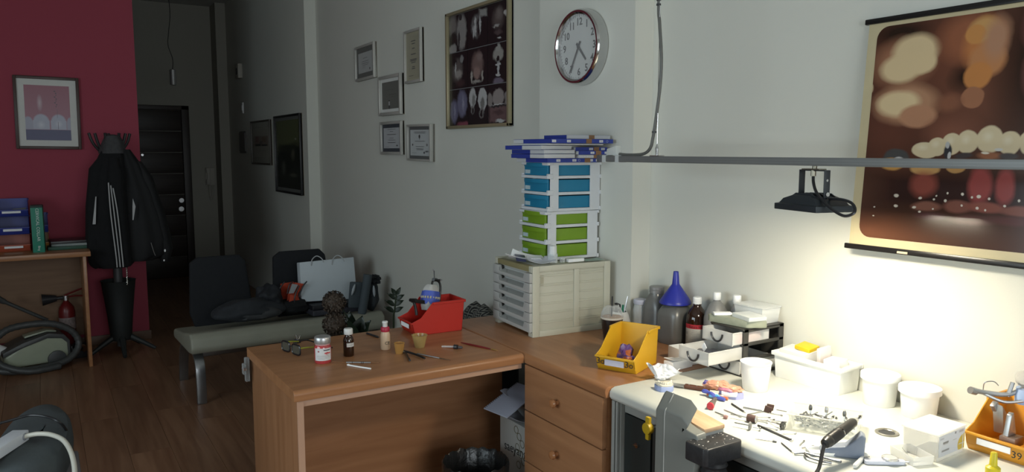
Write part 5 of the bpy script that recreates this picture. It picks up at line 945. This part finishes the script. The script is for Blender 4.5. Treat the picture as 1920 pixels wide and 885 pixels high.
t=thing('bur_dish','clear rectangular dish full of steel burs','dish',(1.728,1.222,D),-59)
bm=BM(); tub(bm,.088,.053,.043,.0016,.88); ob('dish_body',bm,clear('dish_clear',(.85,.86,.83),.14,.08),t,.003); bm=BM()
for a,b,c,d_ in ((-.092,.092,-.057,-.0525),(-.092,.092,.0525,.057),(-.092,-.0875,-.0525,.0525),(.0875,.092,-.0525,.0525)): box(bm,a,b,c,d_,.0415,.0440)
ob('dish_rim',bm,clear('dish_rim_clear',(.8,.8,.74),.42,.1),t)
random.seed(2); first=None
for k in range(64):
    x,y=random.uniform(-.06,.06),random.uniform(-.032,.032); a=random.uniform(0,180); p=Matrix.Rotation(R(-59),3,'Z')@Vector((x,y,0)); loc=(1.728+p.x,1.222+p.y,D+.005+.0032*(k%8)); rt=(0,R(random.uniform(-22,22)),R(a))
    if first is None:
        first=thing('dental_bur','steel bur lying in the heap inside the clear dish','bur',loc,0,'burs in the clear dish',rot=rt); bm=BM(); cyl(bm,(-.018,0,0),(.010,0,0),.0017,n=6); ob('shank',bm,steel,first); bm=BM(); cyl(bm,(.010,0,0),(.020,0,0),.0034,.0016,8); ob('head',bm,dsteel,first)
    else: dup(first,loc,rot=rt)
for lb,x,y,m in (('grey rubber cutter sticking up from the middle of the bur dish',.0,.03,steel),('dark cone cutter sticking up at the right of the bur dish',.045,.02,dsteel),('dark cutter leaning on the left wall of the bur dish',-.04,.03,dsteel)):
    p=Matrix.Rotation(R(-59),3,'Z')@Vector((x,y,0)); t=thing('cutter',lb,'cutter',(1.728+p.x,1.222+p.y,D+.012)); bm=BM(); cyl(bm,(0,0,0),(.004,.004,.020),.0022,n=8); ob('shank',bm,steel,t); bm=BM(); lump(bm,(.005,.005,.027),(.005,.005,.010),.05,2,1,2); ob('head',bm,m,t)
t=thing('handpiece_stand','blue grey moulded cradle under the handpiece','stand',(1.612,1.082,D),-52); cg=mat('cradle_blue',(.20,.23,.29),.4)
bm=BM(); prism(bm,[(-.055,0),(.03,0),(.04,.01),(.042,.055),(.032,.062),(.022,.05),(.0,.028),(-.035,.022),(-.058,.012)],'y',-.018,.018); ob('cradle',bm,cg,t,.004,3)
t=thing('handpiece','black ribbed rotary handpiece with a silver nose on its cradle','handpiece',(1.572,1.073,D+.068),0,rot=(0,R(-12),R(5)))
hb=mat('handpiece_black',(.045,.043,.040),.35,.3)
bm=BM(); M=Matrix.Translation((0,0,0))@Matrix.Rotation(PI/2,4,'Y'); lathe(bm,[(.006,-.066),(.011,-.062),(.0135,-.050),(.0135,-.044),(.0125,-.042),(.0135,-.040),(.0135,.0)],24,M=M); ob('motor',bm,hb,t)
bm=BM(); lathe(bm,[(.0137,.0),(.0137,.003)],24,M=M); ob('ring',bm,chrome,t); bm=BM(); lathe(bm,[(.0132,.003),(.012,.03),(.0115,.058),(.009,.064)],24,M=M); ob('sleeve',bm,hb,t)
bm=BM(); lathe(bm,[(.009,.064),(.006,.074),(.004,.078),(.0018,.080),(.0018,.088)],18,M=M); lathe(bm,[(.004,.086),(.005,.092),(.002,.100)],10,M=M); ob('nose',bm,chrome,t)
bm=BM(); tube(bm,[(-.064,0,0),(-.085,-.006,-.012),(-.12,-.018,-.028),(-.175,-.03,-.045),(-.20,-.045,-.14),(-.19,-.06,-.40)],.0045,8); ob('cable',bm,black,t)
for k in range(9):
    bm=BM(); lathe(bm,[(.0139,-.038+k*.0035),(.0139,-.0365+k*.0035)],20,M=M); ob('rib',bm,black,t)
t=thing('hand_clip','dark steel spring clip lying beside the cradle at the bench edge','clip',(1.535,1.105,D+.004),-60); bm=BM(); tube(bm,[(-.05,.0,.0),(-.03,.010,.002),(.0,.006,.002),(.03,.004,.0),(.055,.0,.0)],.0028,8); tube(bm,[(-.028,.010,.002),(-.02,-.014,.004),(.01,-.024,.003),(.035,-.018,.0)],.0028,8); ob('spring_arm',bm,dsteel,t)
t=thing('white_cup','white plastic cup standing beside the black drawer tower','cup',(1.836,1.548,D)); bm=BM(); lathe(bm,[(.006,.001),(.036,0),(.038,.003),(.0455,.084),(.0475,.085),(.0475,.088),(.0445,.088),(.0435,.084),(.0365,.004),(.006,.003)],40); ob('cup_body',bm,white,t)
t=thing('tool_box','white plastic box holding papers and cases by the wall','plastic box',(2.045,1.490,D),0)
bm=BM(); tub(bm,.048,.122,.080,.003,.95); ob('box_body',bm,white,t,.004); bm=BM()
for a,b,c,d_ in ((-.055,-.047,-.129,.129),(.045,.0525,-.129,.129),(-.047,.045,-.129,-.121),(-.047,.045,.121,.129)): box(bm,a,b,c,d_,.072,.086)
ob('box_rim',bm,white,t,.003)
def inbox(name,label,cat,x,y,z,w,d,h,m,rot=(0,0,0),uv=False):
    bm=BM(); box(bm,-w/2,w/2,-d/2,d/2,0,h); o=T(name,label,cat,bm,m,(2.045+x,1.490+y,D+z),0,.0015 if not uv else 0,rot=rot); return o
inbox('clear_case','translucent flat case at the left end of the white box','case',-.005,.055,.010,.065,.10,.090,clear('case_milky',(.85,.86,.85),.6,.3),(R(0),R(-6),0))
inbox('yellow_lid','yellow plastic lid on top of the things in the white box','lid',.0,.035,.103,.05,.055,.012,mat('lid_yellow',(.65,.45,.01),.4),(R(5),R(-8),0))
inbox('card_box','pinkish white card box with faint print standing in the white box','carton',.01,-.025,.012,.055,.012,.110,printed('card_print',(.66,.60,.58),[('r',.3,.75,.2,.006,.2,(.35,.33,.33)),('r',.3,.68,.15,.006,.2,(.35,.33,.33)),('r',.25,.55,.08,.04,.2,(.45,.42,.42)),('r',.6,.6,.12,.006,.2,(.4,.4,.4))],.6),(R(0),R(-4),0))
inbox('card_box','small white carton lying at the right of the card box','carton',.0,-.070,.040,.06,.05,.055,white,(0,0,R(10)))
inbox('paper_wad','folded cream paper stuffed at the right end of the white box','paper',.015,-.098,.02,.04,.03,.055,mat('cream_paper',(.62,.60,.50),.8,0,.1,20,.3,30),(0,0,R(-12)))
def lidtub(label,loc,r,h):
    t=thing('lidded_tub',label,'tub',loc); bm=BM(); lathe(bm,[(r*.78,0),(r*.80,.002),(r*.90,h-.012)],40); ob('tub_body',bm,white,t); bm=BM(); lathe(bm,[(r*.92,h-.016),(r,h-.015),(r,h-.003),(r*.985,h),(r*.93,h),(r*.92,h-.003),(r*.2,h-.003)],44); ob('lid',bm,white,t)
lidtub('white lidded tub beside the white plastic box',(2.037,1.268,D),.0535,.090); lidtub('white lidded tub nearer the orange bin and the wall',(2.036,1.150,D),.0545,.082)
t=thing('label_box','clear plastic container with a yellow and white printed label','container',(1.815,.985,D),2)
bm=BM(); tub(bm,.062,.042,.066,.0015,.97); ob('box_body',bm,clear('box_clear',(.95,.95,.94),.16,.08),t,.003)
bm=BM(); box(bm,-.065,.065,-.045,.045,.064,.070); ob('lid',bm,clear('lid_milky',(.96,.96,.93),.40,.2),t,.003)
bm=BM(); box(bm,-.058,.060,-.0435,-.0425,.012,.063); ob('label',bm,printed('container_label',(.62,.64,.68),[('r',.10,.85,.08,.05,.2,(.45,.46,.5)),('r',.62,.92,.03,.06,.2,(.2,.2,.2)),('r',.85,.9,.10,.06,.2,(.4,.4,.42)),('r',.25,.62,.12,.05,.2,(.2,.2,.2)),('r',.25,.55,.1,.02,.2,(.4,.4,.4)),('r',.6,.6,.08,.02,.2,(.45,.45,.45)),('r',.25,.25,.16,.05,.2,(.28,.28,.28)),('o',1.0,.25,.28,.5,.05,(.60,.44,.08)),('r',.93,.2,.015,.6,.1,(.62,.64,.68)),('r',.9,.28,.14,.02,.1,(.62,.64,.68))],.4),t,uvwh=(-.058,.012,.118,.051))
t=thing('clear_tray','shallow clear plastic tray of scraps left of the labelled container','tray',(1.725,.985,D),-20); bm=BM(); tub(bm,.028,.040,.022,.0012,.95); ob('tray_body',bm,clear('tray_clear',(.92,.92,.9),.3,.08),t); bm=BM(); tube(bm,[(-.01,.02,.022),(0,.0,.004),(.015,-.01,.004),(.02,-.03,.006)],.001,5); lump(bm,(.0,.0,.004),(.012,.018,.0025),.2,3,2,2); ob('scraps',bm,mat('pale_scraps',(.4,.4,.36),.6),t)
t=thing('dial_gauge','white dial thickness gauge with a round silver disc lying on the bench','gauge',(1.648,1.003,D+.001),-34)
bm=BM(); prism(bm,[(-.05,-.006),(-.045,-.011),(.04,-.011),(.045,-.006),(.045,.006),(.03,.011),(-.045,.011)],'z',0,.009); ob('gauge_body',bm,mat('gauge_white',(.55,.57,.66),.35),t,.003); bm=BM(); lathe(bm,[(.017,.0095),(.018,.010),(.018,.014),(.016,.015),(.0155,.0142),(.002,.0142)],32,(.012,.003,0)); ob('dial_disc',bm,mat('dial_silver',(.6,.6,.6),.2,.6),t); bm=BM(); cyl(bm,(.044,0,.005),(.064,-.003,.005),.002,n=8); tube(bm,[(-.05,0,.006),(-.058,.008,.007),(-.03,.014,.01)],.0014,6); ob('stylus',bm,steel,t)
t=thing('syringe','slim white tube lying between the cradle and the dial gauge','syringe',(1.598,1.035,D+.006),18); bm=BM(); cyl(bm,(-.03,0,0),(.04,0,0),.0055,n=14); cyl(bm,(-.04,0,0),(-.03,0,0),.004,.0055,12); ob('tube_body',bm,clear('tube_white',(.8,.8,.78),.8,.3),t); bm=BM(); cyl(bm,(.04,0,0),(.047,0,0),.006,n=14); ob('cap',bm,white,t)
ob_=stack_bin('parts_bin','orange open front bin marked 39 with metal articulators inside',(1.912,.885,D),0,.135,.165,.118,mat('orange_bin',(.68,.31,.03),.4,0,.05,12),True,lip=.42,cut=.5)
text('lettering','39',.024,ink,ob_,(-.0215,-.052,.026),(PI/2,0,R(-90)))
alu=mat('cast_aluminium',(.42,.42,.42),.35,.8,.1,30)
t=thing('articulator','silver metal articulator with a plaster model jutting from the orange bin','articulator',(1.975,.90,D+.085),0)
bm=BM(); prism(bm,[(-.06,.035),(-.045,.045),(.0,.01),(.03,-.01),(.02,-.025),(-.02,-.01)],'y',.0,.012); prism(bm,[(-.05,.04),(-.03,.02),(-.02,-.03),(-.035,-.035)],'y',-.014,.01); ob('lower_frame',bm,alu,t,.003)
bm=BM(); tube(bm,[(-.07,.045,.065),(-.04,.03,.058),(.0,.0,.055),(.04,-.02,.07)],.006,8); tube(bm,[(-.05,.04,.06),(-.02,.0,.04),(.01,-.03,.045)],.004,8); cyl(bm,(-.06,.045,.06),(-.075,.05,.065),.009,n=12); cyl(bm,(.0,.0,.05),(.01,-.005,.085),.005,n=10); ob('upper_frame',bm,alu,t)
bm=BM(); tube(bm,[(-.045,.035,.065),(-.05,.03,.085),(-.04,.015,.09),(-.03,.008,.08)],.0014,6); ob('spring',bm,steel,t)
bm=BM(); lump(bm,(.04,-.035,.095),(.040,.035,.022),.12,3,3,3); ob('plaster_model',bm,plas,t); bm=BM(); loft(bm,[(.04,-.03,.035,.032,.03),(.04,-.03,.055,.034,.03),(.04,-.03,.07,.03,.028)],20,.05,5); ob('blue_model',bm,mat('plaster_lightblue',(.35,.45,.66),.7),t)
bm=BM(); cyl(bm,(.03,-.05,.115),(.05,-.08,.125),.007,n=10); ob('thumb_screw',bm,dsteel,t)
t=thing('metal_block','brown grey metal foot of a second articulator low in the orange bin','articulator',(1.93,.868,D+.035)); bm=BM(); box(bm,-.022,.022,-.022,.014,0,.022); ob('foot_block',bm,mat('bronze_block',(.25,.17,.13),.4,.5),t,.003); bm=BM(); prism(bm,[(-.018,0),(.022,0),(.004,.055),(-.006,.05)],'y',-.004,.008,Matrix.Translation((0,0,.022))); ob('upright',bm,alu,t,.002)
t=thing('glue_bottle','yellow pointed bottle cap at the photo lower right corner','bottle',(1.716,.800,D)); bm=BM(); lathe(bm,[(.016,0),(.017,.03),(.014,.036)],20); ob('bottle_body',bm,white,t); bm=BM(); lathe(bm,[(.0145,.034),(.0145,.05),(.008,.055),(.0065,.082),(.005,.084)],20); ob('nozzle_cap',bm,mat('cap_yellow',(.62,.50,.02),.4),t)
# ------------------------------------------------------------ suspended rail, lamp and cables
BX=1.70; rail=mat('rail_grey',(.20,.205,.20),.4,.3)
t=thing('lamp_rail','grey aluminium lamp rail hung over the bench from the ceiling','rail',(BX,0,1.522)); bm=BM(); box(bm,-.016,.016,-.6,2.135,-.0105,.0105); ob('rail_profile',bm,rail,t,.0015); 
bm=BM()
for zz in (-.004,.003): box(bm,-.0166,-.016,-.6,2.10,zz,zz+.0006)
ob('rail_groove',bm,mat('rail_line',(.28,.285,.28),.4,.3),t)
bm=BM(); box(bm,-.0175,.0175,2.128,2.153,-.0125,.0125); ob('end_cap',bm,mat('end_cap_grey',(.10,.10,.11),.5,0,.6,220),t,.001)
bm=BM(); box(bm,-.018,.018,2.105,2.123,-.0122,.0125); ob('white_tape',bm,mat('white_tape',(.5,.52,.52),.4),t); bm=BM(); box(bm,-.018,.018,2.035,2.052,-.0122,.0125); ob('white_tape',bm,mat('white_tape',(.5,.52,.52),.4),t)
bm=BM(); prism(bm,[(-.02,0),(.04,0),(.036,.022),(-.012,.032)],'x',-.012,.012,Matrix.Translation((0,2.068,.0125))); ob('junction_box',bm,mat('junction_white',(.55,.57,.55),.5),t,.002)
for yy in (1.862,-.3):
    bm=BM(); box(bm,-.012,.012,yy-.022,yy+.022,.0105,.013); cyl(bm,(0,yy,.013),(0,yy,.035),.004,.006,10); cyl(bm,(0,yy,.035),(0,yy,.05),.006,.001,10); ob('hanger_clip',bm,chrome,t); bm=BM(); cyl(bm,(0,yy,.045),(0,yy,HC-1.522),.0009,n=6); ob('hanger_wire',bm,steel,t)
bm=BM(); tube(bm,[(0,2.05,.016),(0,2.0,.014),(.0,1.93,.017),(0,1.895,.035),(0,1.882,.07),(0,1.868,.14),(-.002,1.852,.23),(-.004,1.846,.32),(0,1.862,.43),(.002,1.87,.5),(0,1.862,.8),(0,1.865,1.2),(0,1.86,HC-1.522)],.0052,8); ob('supply_cable',bm,mat('cable_grey',(.11,.11,.10),.5),t)
bm=BM()
for z_,y_ in ((.085,1.877),(.485,1.868),(.50,1.868)): lathe(bm,[(.0075,z_),(.0075,z_+.006)],12,(0,y_,0))
ob('cable_tie',bm,black,t)
t=thing('flood_lamp','dark grey lit flood lamp hanging by a U bracket below the rail','lamp',(1.705,1.272,1.400),-14); lg=mat('lamp_grey',(.035,.042,.048),.4,.3)
bm=BM()
rs=[[bm.verts.new(p) for p in q] for q in ([(-.052,-.076,.0035),(.052,-.076,.0035),(.052,.076,.0035),(-.052,.076,.0035)],[(-.054,-.078,-.004),(.054,-.078,-.004),(.054,.078,-.004),(-.054,.078,-.004)],[(-.058,-.082,-.004),(.058,-.082,-.004),(.058,.082,-.004),(-.058,.082,-.004)],[(-.058,-.082,.012),(.058,-.082,.012),(.058,.082,.012),(-.058,.082,.012)],[(-.050,-.074,.013),(.050,-.074,.013),(.050,.074,.013),(-.050,.074,.013)],[(-.046,-.062,.026),(.046,-.062,.026),(.046,.062,.026),(-.046,.062,.026)],[(-.040,-.03,.036),(.040,-.03,.036),(.040,.03,.036),(-.040,.03,.036)])]; loop_faces(bm,rs); ob('lamp_housing',bm,lg,t,.0025)
bm=BM()
for k in range(5):
    x=-.030+.015*k; prism(bm,[(-.060,.024),(-.03,.036),(.03,.036),(.06,.024),(.05,.031),(.03,.041),(-.03,.041),(-.05,.031)],'x',x-.0015,x+.0015)
ob('cooling_fin',bm,lg,t)
bm=BM(); box(bm,-.052,.052,-.076,.076,.0022,.003); ob('led_panel',bm,mat('led_light',(1,.90,.70),.5,emit=LAMP_E),t)
bm=BM()
for s_ in (-1,1):
    y=s_*.046; yo=s_*.085
    box(bm,-.009,.009,min(y,y+s_*.003),max(y,y+s_*.003),.030,.101)
box(bm,-.009,.009,-.046,.046,.098,.101); ob('u_bracket',bm,mat('bracket_grey',(.045,.05,.055),.4,.4),t,.0012)
bm=BM(); box(bm,-.012,.012,-.03,.036,.101,.104); cyl(bm,(0,0,.104),(0,0,.112),.006,n=10); cyl(bm,(-.005,-.002,.085),(-.005,-.002,.1),.0065,n=8); ob('cable_gland',bm,mat('gland_metal',(.28,.26,.20),.4,.8),t)
bm=BM()
for s_ in (-1,1): cyl(bm,(0,s_*.049,.040),(0,s_*.0535,.040),.0055,n=10); cyl(bm,(0,s_*.049,.075),(0,s_*.0495,.075),.0032,n=10)
ob('bracket_bolt',bm,chrome,t)
bm=BM(); tube(bm,[(-.005,-.002,.09),(-.01,-.010,.068),(-.02,-.035,.045),(-.03,-.075,.024),(-.035,-.115,.006),(-.03,-.150,-.006),(-.015,-.165,.004),(0,-.14,.022),(0,-.105,.030),(0,-.06,.030)],.0038,8); ob('lamp_cable',bm,black,t)
# ------------------------------------------------------------ wall poster
pw,phh=.86,.655; tl=math.degrees(math.atan(.048/.66))
t=thing('wall_poster','large dental close-up poster hung between black rods beside the lamp','poster',(2.040,1.392,1.272),-90,rot=(R(-tl),0,R(-90)))
bor=mat('poster_border',(.50,.43,.27),.25)
bm=BM(); box(bm,0,pw,0,.0012,0,phh); ob('poster_sheet',bm,bor,t)
E_=(.60,.46,.27); O=(.42,.16,.055); Br=(.16,.055,.028); Dk=(.022,.010,.006)
B=[('o',.30,.80,.5,.30,.9,(.13,.045,.026)),('o',.10,.52,.25,.35,.9,(.10,.035,.022)),('o',.45,.62,.3,.25,.9,(.13,.05,.03)),('o',.75,.75,.22,.35,.7,Dk),('o',.40,.72,.09,.08,.8,Dk),('o',.12,.93,.12,.06,.7,Dk),
 ('o',.13,.80,.13,.13,.6,(.30,.14,.08)),('o',.17,.845,.09,.085,.35,E_),('o',.125,.775,.08,.07,.35,E_),('o',.20,.79,.05,.05,.3,E_),('o',.17,.81,.08,.08,.5,E_),
 ('o',.155,.625,.13,.10,.4,(.36,.19,.11)),('o',.13,.625,.085,.065,.35,E_),('o',.20,.57,.07,.055,.25,(.38,.19,.11)),('o',.01,.70,.03,.035,.2,E_),
 ('o',.38,.88,.15,.13,.6,(.25,.09,.045)),('o',.48,.84,.11,.13,.5,O),('o',.47,.90,.08,.06,.4,(.48,.27,.10)),('o',.43,.885,.05,.04,.2,(.48,.22,.07)),('o',.50,.78,.09,.08,.3,(.43,.19,.08)),('o',.46,.72,.065,.06,.2,(.46,.19,.06)),('o',.54,.86,.07,.11,.6,(.38,.2,.12)),
 ('o',.445,.635,.055,.045,.12,(.30,.13,.07)),('o',.33,.62,.07,.05,.6,(.20,.08,.045)),('o',.74,.90,.09,.14,.3,(.10,.035,.03)),('o',.76,.72,.09,.12,.3,(.12,.045,.04)),('o',.95,.8,.15,.3,.6,(.14,.06,.04)),('o',.36,.50,.16,.09,.8,(.17,.065,.04)),
 ('r',.45,.26,.7,.09,.6,(.028,.010,.008)),('o',.05,.07,.35,.11,.9,(.14,.055,.03)),('o',.6,.12,.6,.12,.9,(.06,.025,.016)),('o',.02,.25,.12,.2,.9,(.07,.03,.02))]
iv=(.55,.46,.30); mt_=(.12,.12,.12); gum=(.22,.055,.04)
def tt(u,v,ru,rv): 
    return [('o',u,v,ru,rv,.12,iv),('o',u-.01,v+.01,ru*.5,rv*.5,.9,(.62,.55,.40))]
B+=[('o',.14,.395,.05,.045,.2,(.06,.06,.06)),('o',.13,.37,.05,.03,.25,(.45,.24,.07)),('o',.15,.385,.02,.02,.3,(.5,.5,.5)),('o',.24,.35,.05,.03,.2,(.45,.26,.10)),('o',.40,.36,.05,.025,.2,(.4,.22,.08))]
B+=tt(.235,.43,.045,.035)+tt(.285,.445,.045,.04)+tt(.365,.455,.05,.045)+tt(.45,.46,.052,.05)+tt(.555,.47,.056,.058)+tt(.65,.455,.05,.05)+tt(.75,.46,.05,.055)+tt(.85,.45,.05,.05)
B+=[('o',.345,.425,.022,.035,.3,(.03,.03,.035)),('o',.34,.45,.012,.015,.3,(.4,.4,.4)),('o',.355,.41,.01,.018,.3,(.45,.45,.45)),('o',.43,.405,.05,.014,.4,(.05,.04,.04)),('o',.56,.405,.06,.02,.5,(.25,.10,.05)),('o',.65,.405,.05,.015,.4,(.06,.05,.05)),('o',.60,.43,.02,.008,.4,(.5,.5,.48)),('o',.54,.415,.02,.006,.4,(.6,.55,.45))]
B+=[('o',.24,.285,.055,.065,.5,gum),('o',.53,.29,.06,.09,.4,(.25,.05,.045)),('o',.65,.29,.05,.08,.4,(.25,.05,.045)),('o',.26,.195,.08,.025,.4,(.20,.085,.06)),('o',.43,.20,.08,.03,.4,(.19,.075,.055)),('o',.57,.205,.10,.025,.4,(.22,.07,.05)),('o',.73,.20,.09,.025,.4,(.20,.07,.05)),('o',.30,.155,.1,.02,.6,(.09,.035,.035)),('o',.5,.15,.12,.025,.6,(.11,.04,.035)),('o',.7,.16,.14,.025,.6,(.10,.035,.03))]
for k,(u,v,r) in enumerate([(.155,.235,.010),(.155,.19,.009),(.235,.23,.007),(.30,.225,.006),(.31,.24,.005),(.36,.22,.008),(.37,.25,.006),(.45,.25,.008),(.45,.205,.006),(.50,.24,.006),(.53,.245,.009),(.58,.24,.007),(.53,.20,.008),(.57,.195,.006),(.08,.18,.004),(.08,.14,.004),(.22,.19,.008),(.3,.185,.005),(.66,.22,.007),(.72,.24,.007),(.24,.17,.006)]): B.append(('o',u,v,r,r*.9,.4,(.62,.56,.48)))
B=[(k,u if u<.25 else .25+(u-.25)*.58,v,ru if u<.25 else ru*.68,rv,so,c) for k,u,v,ru,rv,so,c in B]
ppm=printed('poster_print',(.05,.020,.012),B,.15,.02)
bm=BM(); x0,x1,z0,z1,r=.028,pw-.028,.028,phh-.022,.035; P=[]
for cx,cz,a0 in ((x1-r,z0+r,-90),(x1-r,z1-r,0),(x0+r,z1-r,90),(x0+r,z0+r,180)):
    for k in range(7): a=R(a0+15*k); P.append((cx+r*math.cos(a),cz+r*math.sin(a)))
prism(bm,P,'y',-.0004,0); ob('poster_image',bm,ppm,t,uvwh=(0,0,pw,phh))
for z_,l in ((phh-.004,'rod'),(-.004,'rod')):
    bm=BM(); box(bm,-.012,pw+.012,-.006,.007,z_-.007,z_+.009); ob('hanging_rod',bm,mat('rod_black',(.012,.011,.011),.25),t,.003)
bm=BM(); box(bm,.155,.185,-.0072,-.006,-.008,-.002); ob('rod_sticker',bm,mat('sticker_tan',(.5,.4,.28),.4),t)
# ------------------------------------------------------------ stool and power strip at the lower left
t=thing('stool','blue grey padded stool seat at the lower left of the photo','stool',(-.075,3.25,0),0)
bm=BM(); n=40; rs=[]
def sr(s,z):
    row=[]
    for i in range(n):
        a=2*PI*i/n; x=.125*math.cos(a); y=.47*math.sin(a); row.append(bm.verts.new((x*s+.03*math.sin(a),y*s,z)))
    return row
rs=[sr(.80,.40),sr(.95,.41),sr(1,.44),sr(.97,.475),sr(.86,.497),sr(.6,.507),sr(.25,.510),sr(.01,.510)]; loop_faces(bm,rs); ob('seat_pad',bm,mat('slate_upholstery',(.075,.090,.095),.75,0,.15,8,.4,40),t)
bm=BM(); box(bm,-.02,.14,-.40,.05,.375,.40); ob('seat_plate',bm,mat('plate_grey',(.25,.24,.25),.5),t,.01)
bm=BM(); cyl(bm,(0,0,.05),(0,0,.38),.028,n=16); ob('post',bm,black,t)
for k in range(5):
    a=R(18+72*k); bm=BM(); tube(bm,[(.02*math.cos(a),.02*math.sin(a),.08),(.26*math.cos(a),.26*math.sin(a),.05)],.02,8); cyl(bm,(.26*math.cos(a),.26*math.sin(a),.0),(.26*math.cos(a),.26*math.sin(a),.05),.025,n=12); ob('leg',bm,black,t)
t=thing('power_strip','white power strip with a thick white cord lying on the padded stool','power strip',(-.14,3.14,.5115),0,rot=(R(0),0,R(62)))
ws=mat('strip_white',(.76,.80,.85),.35)
bm=BM(); box(bm,-.22,.06,-.028,.028,0,.038); ob('strip_body',bm,ws,t,.004); bm=BM(); box(bm,.035,.0605,-.0285,.0285,.017,.0185); ob('seam',bm,mat('seam_grey',(.3,.32,.36),.5),t)
bm=BM(); M=Matrix.Translation((.03,-.029,.022))@Matrix.Rotation(PI/2,4,'X'); lathe(bm,[(.012,-.001),(.013,.001),(.008,.003)],18,M=M); ob('cord_grommet',bm,mat('seam_grey',(0,0,0)),t)
bm=BM(); tube(bm,[(.03,-.025,.022),(.035,-.07,.03),(.02,-.13,.03),(-.03,-.20,.02),(-.12,-.27,-.02),(-.22,-.32,-.12),(-.26,-.36,-.40)],.0085,10); ob('power_cord',bm,mat('cord_white',(.62,.60,.52),.35),t)
t=thing('black_cord','thin black cord arching over the padded stool to the floor','cord',(0,0,0)); bm=BM(); tube(bm,CORD,.005,8); ob('cord_line',bm,black,t)
